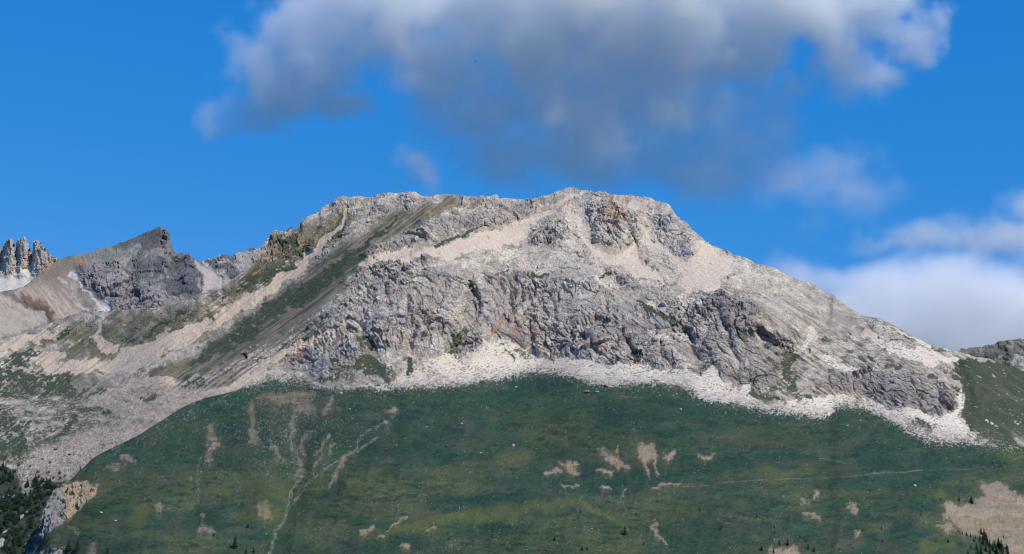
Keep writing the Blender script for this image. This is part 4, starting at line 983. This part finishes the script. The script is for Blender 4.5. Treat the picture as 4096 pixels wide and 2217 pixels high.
# ------------------------------------------------------------------ conifers and shrubs
def tube(verts, faces, pts, radii, n=6):
    base = len(verts)
    for (p, r) in zip(pts, radii):
        for k in range(n):
            a = 2 * math.pi * k / n
            verts.append((p[0] + r * math.cos(a), p[1] + r * math.sin(a), p[2]))
    for i in range(len(pts) - 1):
        for k in range(n):
            faces.append((base + i * n + k, base + i * n + (k + 1) % n, base + (i + 1) * n + (k + 1) % n, base + (i + 1) * n + k))
def conifer_meshes(seed, slim):
    r = random.Random(seed)
    tv, tf = [], []
    lean = (r.uniform(-.02, .02), r.uniform(-.02, .02))
    tube(tv, tf, [(lean[0] * h, lean[1] * h, h - 0.04) for h in (0, .25, .55, .8, .99)], (.028, .022, .015, .008, .002))
    cv, cf = [], []
    tiers = 17
    for t in range(tiers):
        f = t / (tiers - 1)
        z = 0.07 + 0.90 * f
        reach = slim * (1 - f) ** 0.85 * r.uniform(.82, 1.12) + 0.015
        nb = 9 if f < .6 else 6
        for k in range(nb):
            if r.random() < .10: continue
            a = 2 * math.pi * (k + r.uniform(-.35, .35)) / nb + t * .7
            L = reach * r.uniform(.7, 1.18)
            w = L * .34 + .012
            ca, sa = math.cos(a), math.sin(a)
            dz = -0.30 * L * r.uniform(.6, 1.4)
            x0, y0 = lean[0] * z, lean[1] * z
            tip = (x0 + ca * L, y0 + sa * L, z + dz)
            mid = (x0 + ca * L * .55, y0 + sa * L * .55, z + dz * .3 + .012)
            lft = (x0 + ca * L * .5 - sa * w, y0 + sa * L * .5 + ca * w, z + dz * .75)
            rgt = (x0 + ca * L * .5 + sa * w, y0 + sa * L * .5 - ca * w, z + dz * .75)
            b = len(cv)
            cv += [(x0, y0, z + .02), lft, tip, rgt, mid]
            cf += [(b, b + 1, b + 4), (b + 1, b + 2, b + 4), (b + 2, b + 3, b + 4), (b + 3, b, b + 4)]
    b = len(cv); cv += [(lean[0] - .006, lean[1], .93), (lean[0] + .006, lean[1], .93), (lean[0], lean[1] + .008, .93), (lean[0], lean[1], 1.02)]
    cf += [(b, b + 1, b + 3), (b + 1, b + 2, b + 3), (b + 2, b, b + 3)]
    return (tv, tf), (cv, cf)
def shrub_meshes(seed):
    r = random.Random(seed)
    tv, tf = [], []
    for k in range(4):
        a = k * 1.57 + r.uniform(-.4, .4)
        tube(tv, tf, [(0, 0, -.05), (.10 * math.cos(a), .10 * math.sin(a), .25), (.25 * math.cos(a), .25 * math.sin(a), .6)], (.03, .02, .008), 5)
    cv, cf = [], []
    lob = [(r.uniform(-.3, .3), r.uniform(-.3, .3), r.uniform(.3, .75), r.uniform(.22, .36)) for _ in range(7)]
    for k in range(300):
        cx, cy, cz, cr = r.choice(lob)
        d = Vector((r.gauss(0, 1), r.gauss(0, 1), r.gauss(0, 1))).normalized()
        p = Vector((cx, cy, cz)) + d * cr * r.uniform(.75, 1.05)
        if p.z < .03: p.z = .03
        t1 = d.orthogonal().normalized(); t2 = d.cross(t1)
        q = Matrix.Rotation(r.uniform(0, 6.28), 3, d)
        t1, t2 = q @ t1, q @ t2
        s = r.uniform(.035, .07)
        n = d * s * .6
        b = len(cv)
        cv += [tuple(p - t1 * s), tuple(p - t2 * s * .7 + n), tuple(p + t1 * s), tuple(p + t2 * s * .7 - n)]
        cf.append((b, b + 1, b + 2, b + 3))
    return (tv, tf), (cv, cf)
mat_bark = plain_material('bark', (0.07, 0.05, 0.035), scale=2.0)
mat_needle = plain_material('needles', (0.022, 0.048, 0.027), scale=0.5, var=0.45)
mat_leaf = plain_material('shrub_leaves', (0.026, 0.056, 0.028), scale=0.5, var=0.45)
def mk(name, vf, mat):
    vs, fs = vf
    me = bpy.data.meshes.new(name); me.from_pydata(vs, [], fs); me.materials.append(mat); me.update()
    return me
CONIFERS = []
for k in range(5):
    t, c = conifer_meshes(50 + k, (.24, .28, .21, .26, .31)[k])
    CONIFERS.append((mk('conifer_trunk', t, mat_bark), mk('conifer_crown', c, mat_needle)))
SHRUBS = []
for k in range(4):
    t, c = shrub_meshes(80 + k)
    SHRUBS.append((mk('shrub_stems', t, mat_bark), mk('shrub_foliage', c, mat_leaf)))
def plant(kind, p, h, label, group=None):
    name, parts, lib, cat = ('conifer_tree', ('trunk', 'crown'), CONIFERS, 'tree') if kind == 'c' else ('shrub', ('stem', 'foliage'), SHRUBS, 'shrub')
    me = rng.choice(lib)
    e = bpy.data.objects.new(name, None); col_root.objects.link(e)
    e.location = (p[0], p[1], p[2] - 0.15); e.rotation_euler = (0, 0, rng.uniform(0, 6.28))
    wd = h * rng.uniform(.9, 1.15)
    e.scale = (wd, wd, h)
    for nm, m in zip(parts, me):
        o = bpy.data.objects.new(nm, m); col_root.objects.link(o); o.parent = e
    return tag(e, label, cat, group)
def px_h(p, px):                      # height in metres of something px raster cells tall at p
    return px * math.hypot(p[1], p[2]) / FPX * 1.06

SOLO = [  # u, v of the foot, height, label
    (940, 2192, 52, 'tall dark conifer at the bottom edge right of the stony runnel foot'),
    (275, 2205, 54, 'tall spiky conifer, left one of the pair below the bare ravine crag'),
    (311, 2203, 46, 'broad dark conifer, right one of the pair below the bare ravine crag'),
    (428, 2217, 36, 'conifer at the bottom edge right of the pale soil scar'),
    (2499, 2140, 44, 'lone rounded conifer standing on the dark slope below the soil scars'),
    (2220, 2163, 24, 'small lone conifer left of the rounded one on the lower slope'),
    (3152, 2180, 30, 'bushy conifer just above the pale scar on the bottom edge'),
    (3885, 2014, 34, 'largest conifer on the upper rim of the big pale landslip'),
    (3924, 2136, 32, 'conifer standing alone inside the big pale landslip'),
    (110, 1950, 36, 'pointed conifer standing apart on the boulder field above the ravine'),
    (261, 2035, 22, 'small conifer growing on the bare ravine crag'),
    (3835, 2004, 20, 'small round conifer on the rim of the big pale landslip'),
]
for u, v, hh, lab in SOLO:
    p = on_mountain(u, v) if u < 150 else on_hill(u, v)
    plant('c', p, px_h(p, hh), lab)
DOTS = [(322, 1866, 18), (360, 1870, 12), (387, 1916, 14), (270, 1966, 18), (990, 2112, 22), (856, 2146, 16), (366, 2155, 16), (398, 2166, 13), (1014, 2210, 26), (985, 2212, 22), (196, 2162, 24), (182, 2146, 22),
        (2329, 2204, 24), (2349, 2204, 20), (2799, 2041, 13), (2954, 2067, 11), (2974, 2067, 11), (2882, 2121, 17), (3026, 2070, 11), (3046, 2204, 23), (2322, 2052, 14), (2576, 2180, 16), (3100, 2113, 13), (3146, 2119, 9),
        (3188, 2131, 9), (3100, 2134, 11), (3117, 2180, 22), (3232, 2200, 24), (3094, 2209, 20), (3223, 2167, 12), (3258, 2209, 22), (3451, 2122, 13), (3525, 2117, 15), (3680, 2067, 15), (3794, 2170, 22), (3530, 2170, 13),
        (3762, 2005, 14), (3791, 2008, 10), (3862, 2010, 9), (3997, 2082, 10), (4013, 2152, 13), (2440, 2160, 9), (1790, 2190, 9), (690, 2170, 10), (560, 2195, 12), (3330, 2190, 12), (3600, 2190, 11), (3405, 2180, 10)]
for u, v, hh in DOTS:
    p = on_hill(u, v)
    if u < 450: lab = 'small dark conifer dotted along the left rim of the grass slope beside the ravine'
    elif u < 1100: lab = 'small dark conifer near the bottom edge beside the stony runnel'
    elif u < 2600: lab = 'small dark conifer low on the middle slope below the mound of yellow grass'
    elif u < 3040: lab = 'tiny conifer dotted on the slope under the soil scars, left of the bottom scar'
    elif u < 3300: lab = 'small conifer of the loose scatter round the pale scar on the bottom edge'
    elif u < 3720: lab = 'tiny lone conifer on the grass between the bottom scar and the landslip'
    else: lab = 'small conifer standing along the rim of the big pale landslip'
    plant('c', p, px_h(p, hh), lab, 'small lone conifers on the grass slope')
CLUMP = [(3832, 2128, 12), (3850, 2137, 15), (3866, 2144, 18), (3882, 2149, 20), (3903, 2157, 18), (3919, 2166, 24), (3937, 2160, 48), (3947, 2178, 42), (3932, 2182, 40), (3995, 2196, 48), (3976, 2194, 28), (4003, 2206, 46),
         (3908, 2198, 32), (3884, 2196, 22), (3926, 2216, 42), (3960, 2216, 36), (3984, 2216, 40), (4026, 2202, 27), (4029, 2218, 32), (3871, 2218, 22), (3913, 2222, 32), (3945, 2205, 30), (3970, 2206, 30), (3958, 2190, 30),
         (3895, 2170, 18), (3990, 2224, 40), (4010, 2224, 36)]
for u, v, hh in CLUMP:
    p = on_hill(u, v)
    lab = 'tall dark conifer in the clump below the big pale landslip' if hh >= 36 else ('low conifer in the row along the upper left edge of the clump under the landslip' if v < 2172 else 'shorter conifer filling the clump below the big pale landslip')
    plant('c', p, px_h(p, hh), lab, 'conifers clumped at the lower right corner')
def inside(pts, x, y):
    ins = False
    for i in range(len(pts)):
        (ax, ay), (bx, by) = pts[i], pts[(i + 1) % len(pts)]
        if (ay > y) != (by > y) and x < (bx - ax) * (y - ay) / (by - ay) + ax: ins = not ins
    return ins
WOOD = [(-30, 1872), (25, 1868), (60, 1885), (55, 1925), (30, 1945), (-30, 1950)], [(-30, 1985), (60, 1975), (110, 1985), (140, 1925), (190, 1920), (215, 1935), (245, 1940), (240, 1972), (185, 1990), (172, 2040), (130, 2110), (105, 2150), (95, 2195), (60, 2240), (-30, 2240)]
wood_n = 0
cand = []
while len(cand) < 230:
    u, v = rng.uniform(-30, 250), rng.uniform(1865, 2245)
    if not any(inside(w, u, v) for w in WOOD): continue
    if abs(v - (2125 - 0.9 * (u - 60))) < 9 and 40 < u < 130 and rng.random() < .9: continue
    if u < 28 and 2135 < v < 2190: continue
    cand.append((u, v))
cand.sort(key=lambda c: c[1])
for u, v in cand:
    p = on_mountain(u, v)
    if rng.random() < .55:
        hh = rng.uniform(18, 36)
        lab = ('tall ' if hh > 28 else 'short ') + 'dark conifer ' + ('in the grove at the left edge above the ravine wood' if v < 1955 and u < 70 else ('on the upper rim of the ravine wood below the boulder field' if v < 2010 else ('in the middle of the ravine wood' if v < 2110 else 'at the bottom of the ravine wood in the lower left corner')))
        plant('c', p, px_h(p, hh), lab, 'trees of the ravine wood')
    else:
        lab = 'rounded dark green shrub ' + ('in the grove at the left edge above the ravine wood' if v < 1955 and u < 70 else ('on the upper rim of the ravine wood' if v < 2010 else ('between the conifers in the middle of the ravine wood' if v < 2110 else 'at the bottom of the ravine wood in the lower left corner')))
        plant('s', p, px_h(p, rng.uniform(14, 22)), lab, 'shrubs of the ravine wood')
for u, v, hh in [(220, 1802, 12), (278, 1822, 12), (200, 1854, 11), (75, 1870, 14), (150, 1896, 12), (195, 1896, 12), (236, 1896, 16), (210, 1916, 12), (237, 1918, 14), (262, 1908, 10), (155, 1916, 13), (120, 1870, 10), (170, 1840, 9), (60, 1960, 12), (85, 1965, 10), (140, 1960, 10)]:
    p = on_mountain(u, v)
    plant('s', p, px_h(p, hh), 'small dark shrub scattered on the grey boulder field above the ravine wood', 'shrubs on the boulder field')

# ------------------------------------------------------------------ boulders
def boulder_mesh(seed):
    bm = bmesh.new()
    bmesh.ops.create_icosphere(bm, subdivisions=2, radius=1.0)
    r = np.random.RandomState(seed)
    cuts = r.normal(size=(11, 3)); cuts /= np.linalg.norm(cuts, axis=1, keepdims=True)
    offs = r.uniform(.52, .88, 11)
    sc_ = r.uniform(.75, 1.25, 3); sc_[2] *= .8
    for v in bm.verts:
        co = np.array(v.co)
        for n, o in zip(cuts, offs):
            dd = co @ n - o
            if dd > 0: co = co - n * dd
        v.co = co * sc_
    me = bpy.data.meshes.new('boulder'); bm.to_mesh(me); bm.free()
    return me
mats_b = [plain_material('boulder_rock', (0.40, 0.37, 0.33), scale=0.6, var=0.25), plain_material('boulder_rock_grey', (0.27, 0.25, 0.24), scale=0.6, var=0.3)]
BM = []
for k in range(8):
    me = boulder_mesh(900 + k); me.materials.append(mats_b[0 if k < 5 else 1]); BM.append(me)
def boulder(p, r, label, group=None, dark=False):
    o = bpy.data.objects.new('boulder', rng.choice(BM[5:] if dark else BM[:5])); col_root.objects.link(o)
    o.location = (p[0], p[1], p[2] + r * .25); o.rotation_euler = (rng.uniform(-.4, .4), rng.uniform(-.4, .4), rng.uniform(0, 6.28))
    o.scale = (r, r, r * rng.uniform(.75, 1.0))
    return tag(o, label, 'boulder', group)
def px_r(p, px): return px * math.hypot(p[1], p[2]) / FPX
NAMED = [(2344, 1570, 14, 1, 'large grey boulder on the grass just below the middle of the scree'), (2392, 1570, 10, 1, 'second grey boulder just right of the large one below the scree'),
         (2274, 1510, 10, 1, 'grey boulder at the scree foot right of the green bulge'), (2427, 1545, 12, 1, 'broad grey block lying on the lower rim of the scree'),
         (2066, 1552, 6, 0, 'round pale boulder on the grass left of the green bulge'), (2038, 1528, 9, 0, 'pale boulder pair at the scree foot left of the green bulge'),
         (2053, 1783, 9, 0, 'pale boulder alone in the middle of the grass slope'), (1924, 1814, 6, 0, 'small bright boulder on the mid slope left of the soil scars'),
         (1362, 1579, 9, 0, 'grey-white boulder right of the striped soil patch'), (1401, 1640, 6, 0, 'pale boulder on the grass above the diagonal runnel'), (1849, 1698, 6, 0, 'pinkish boulder on the upper middle slope'),
         (2724, 1642, 7, 0, 'pale boulder under the right half of the scree'), (3659, 1945, 8, 0, 'bright white boulder on the right slope below the path'), (3507, 1772, 6, 0, 'pale boulder on the right slope below the boulder tongue'),
         (3440, 1684, 7, 0, 'pale boulder left of the boulder tongue on the right'), (3393, 1705, 6, 0, 'grey boulder left of the boulder tongue on the right'), (407, 2055, 7, 0, 'white boulder on the left grass slope beside the ravine'),
         (463, 2086, 7, 0, 'grey-white boulder on the left grass slope, lower of two'), (803, 1889, 6, 0, 'pale boulder at the foot of the left soil scar'), (486, 1772, 8, 1, 'dark boulder on the crest of the left grass ridge')]
for u, v, r, dk, lab in NAMED:
    p = on_hill(u, v); boulder(p, px_r(p, r), lab, None, dk)
def edge_at(u): return float(np.interp(u, uA, eA))
spots = []
while len(spots) < 120:                # along the foot of the scree
    u = rng.uniform(1050, 4060); v = edge_at(u) + abs(rng.gauss(0, 22)) + 4
    spots.append((u, v, rng.uniform(2.6, 5.2)))
for u, v, r in spots:
    p = on_hill(u, v); dk = rng.random() < .35
    where = 'left end' if u < 1700 else ('middle' if u < 2500 else ('right half' if u < 3350 else 'far right tongue'))
    boulder(p, px_r(p, r), ('grey' if dk else 'pale') + ' boulder on the grass just under the %s of the scree' % where, 'boulders under the scree', dk)
spots = []
while len(spots) < 90:                 # fallen stones round the striped soil patches
    u = rng.gauss(1160, 120); v = rng.gauss(1690, 95)
    if not (900 < u < 1450) or v < edge_at(u) + 12 or v > 1930: continue
    spots.append((u, v, rng.uniform(2.0, 3.8)))
for u, v, r in spots:
    p = on_hill(u, v); boulder(p, px_r(p, r), ('white stone among the upper striped soil patches on the left slope' if v < 1690 else 'white stone in the runnels below the striped soil patches'), 'stones round the striped soil patches')
spots = []
while len(spots) < 70:
    u = rng.uniform(450, 4080); v = rng.uniform(1560, 2200)
    if v < edge_at(u) + 40: continue
    spots.append((u, v, rng.uniform(1.8, 3.6)))
for u, v, r in spots:
    p = on_hill(u, v); boulder(p, px_r(p, r), 'small pale stone lying alone on the open grass, ' + ('left of the stony runnel' if u < 1150 else ('between the runnel and the soil scars' if u < 2200 else ('round the soil scars' if u < 2900 else 'on the right slope near the path'))), 'stones scattered over the grass')

# loose rubble nobody could count: one mesh each for the scree foot and the boulder fields
def rubble_mesh(name, pts, mat, label):
    base = [np.array(v) for v in ((1, 0, 0), (-1, 0, 0), (0, 1, 0), (0, -1, 0), (0, 0, 1), (0, 0, -1))]
    tri = [(0, 2, 4), (2, 1, 4), (1, 3, 4), (3, 0, 4), (2, 0, 5), (1, 2, 5), (3, 1, 5), (0, 3, 5)]
    R = np.random.RandomState(77)
    V = np.zeros((len(pts) * 6, 3)); Fc = np.zeros((len(pts) * 8, 3), np.int32)
    for k, (p, r) in enumerate(pts):
        jit = np.array(base) * R.uniform(.6, 1.3, (6, 1)) + R.normal(0, .18, (6, 3))
        a = R.uniform(0, 6.28); c, s_ = math.cos(a), math.sin(a)
        jit = jit @ np.array([[c, s_, 0], [-s_, c, 0], [0, 0, .8]])
        V[k * 6:k * 6 + 6] = p + jit * r + np.array([0, 0, r * .25])
        Fc[k * 8:k * 8 + 8] = np.array(tri) + k * 6
    o = mesh_obj(name, V, Fc, mat)
    return tag(o, label, None, None, 'stuff')
pts = []
while len(pts) < 11000:
    k = rng.random()
    if k < .5:
        u = rng.uniform(1000, 4090); v = edge_at(u) + rng.gauss(2, 16)
        p = on_hill(u, v) if v > edge_at(u) else on_mountain(u, v)
        r = rng.uniform(.7, 2.4)
    elif k < .74:
        u = rng.gauss(1140, 125); v = rng.gauss(1690, 110)
        if v < edge_at(u) + 5: continue
        p = on_hill(u, v); r = rng.uniform(.8, 2.1)
    elif k < .90:
        u = rng.uniform(600, 4090); v = edge_at(u) + rng.expovariate(1 / 70.0)
        if v > 2210: continue
        p = on_hill(u, v); r = rng.uniform(.5, 1.5)
    else:
        u = rng.uniform(3550, 3980); v = edge_at(u) - rng.uniform(0, 60)
        p = on_mountain(u, v); r = rng.uniform(.8, 2.4)
    pts.append((np.array(p), px_r(p, r)))
for line, n, sp in (([(1210, 1902), (1171, 1951), (1151, 2030), (1138, 2083), (1105, 2129), (1079, 2216)], 520, 4.5), ([(1237, 1918), (1217, 1958), (1184, 1997), (1155, 2037)], 150, 3.5), ([(1600, 1640), (1546, 1688), (1474, 1721), (1421, 1775)], 220, 7),
                    ([(1513, 1747), (1434, 1800), (1329, 1859), (1263, 1905)], 220, 5), ([(1178, 1580), (1178, 1668), (1164, 1747), (1174, 1820), (1205, 1900)], 300, 9), ([(800, 1830), (790, 1920), (795, 2020)], 120, 5), ([(1290, 1600), (1230, 1740), (1200, 1850)], 160, 10)):
    for _ in range(n):
        t = rng.random() * (len(line) - 1); k_ = int(t); f_ = t - k_
        u = line[k_][0] + f_ * (line[k_ + 1][0] - line[k_][0]) + rng.gauss(0, sp); v = line[k_][1] + f_ * (line[k_ + 1][1] - line[k_][1]) + rng.gauss(0, sp * .6)
        p = on_hill(u, v); pts.append((np.array(p), px_r(p, rng.uniform(.7, 2.0))))
rubble_mesh('scree_rubble', pts, mats_b[0], 'pale loose stones along the foot of the scree and down the grass')
pts = []
while len(pts) < 4000:
    u = rng.uniform(60, 900); v = rng.uniform(1480, 1930)
    if v > edge_at(u) - 2: continue
    if not inside([(60, 1900), (105, 1800), (300, 1700), (330, 1560), (560, 1500), (760, 1480), (900, 1500), (760, 1610), (640, 1690), (480, 1780), (340, 1850), (240, 1900), (90, 1960)], u, v): continue
    p = on_mountain(u, v); pts.append((np.array(p), px_r(p, rng.uniform(.9, 3.0))))
rubble_mesh('boulder_field_rubble', pts, mats_b[1], 'grey jumble of broken rocks in the hollow behind the grass ridge')

pts = []
nzz = fbm(UA / 120, vA / 45, o=4, seed=171) + 0.5 * fbm(UA / 30, vA / 14, o=2, seed=172)
while len(pts) < 6000:
    i = rng.randrange(60, NU - 60); j = rng.randrange(10, NVA - 2)
    if vA[j, i] < eA[i] + 14 or vA[j, i] > 2240: continue
    if nzz[j, i] + rng.gauss(0, .12) < .10: continue
    if ps_v[j, i] > .35: continue
    p = PAd[j, i] + np.array([rng.uniform(-1.2, 1.2), rng.uniform(-1.2, 1.2), 0])
    pts.append((p, px_r(p, rng.uniform(.7, 1.9))))
rubble_mesh('shrubbery', pts, plain_material('dwarf_shrub', (0.020, 0.046, 0.030), scale=0.4, var=0.5), 'low dark dwarf shrubs mottling the grass slope')

# ------------------------------------------------------------------ the bird above the cloud's left half
def bird():
    bm = bmesh.new()
    prof = [(-.34, .012, -.01), (-.24, .035, 0), (-.10, .062, .005), (.03, .066, .01), (.12, .05, .02), (.18, .04, .03), (.23, .03, .03), (.26, .012, .025), (.31, .004, .015)]
    rings = []
    for x_, r_, z_ in prof:
        rings.append([bm.verts.new((x_, r_ * math.cos(a), z_ + r_ * .85 * math.sin(a))) for a in [2 * math.pi * k / 8 for k in range(8)]])
    for a, b in zip(rings, rings[1:]):
        for k in range(8): bm.faces.new((a[k], a[(k + 1) % 8], b[(k + 1) % 8], b[k]))
    bm.faces.new(rings[0][::-1]); bm.faces.new(rings[-1])
    def slab(pts_, th):
        top = [bm.verts.new((p_[0], p_[1], p_[2] + th)) for p_ in pts_]; bot = [bm.verts.new((p_[0], p_[1], p_[2] - th)) for p_ in pts_]
        bm.faces.new(top); bm.faces.new(bot[::-1])
        n = len(pts_)
        for k in range(n): bm.faces.new((top[k], bot[k], bot[(k + 1) % n], top[(k + 1) % n]))
    for s_ in (1, -1):
        slab([(.13, .03 * s_, .02), (.15, .18 * s_, .06), (.08, .36 * s_, .08), (-.06, .50 * s_, .06), (-.12, .47 * s_, .05), (-.06, .38 * s_, .06), (-.13, .34 * s_, .05), (-.09, .22 * s_, .04), (-.12, .04 * s_, .015)], .006)
    slab([(-.30, .02, 0), (-.52, .08, -.01), (-.54, 0, -.01), (-.52, -.08, -.01), (-.30, -.02, 0)], .005)
    me = bpy.data.meshes.new('bird'); bm.to_mesh(me); bm.free()
    me.materials.append(plain_material('black_feathers', (0.012, 0.012, 0.016), rough=.6, scale=8))
    o = bpy.data.objects.new('bird', me); col_root.objects.link(o)
    c = world_pt(np.array(1901.0), np.array(246.0), 620.0)
    o.location = tuple(c); o.rotation_euler = (math.radians(72), math.radians(-12), math.radians(-18)); o.scale = (1.05, 1.05, 1.05)
    tag(o, 'small black bird gliding in front of the large cloud', 'bird')
bird()
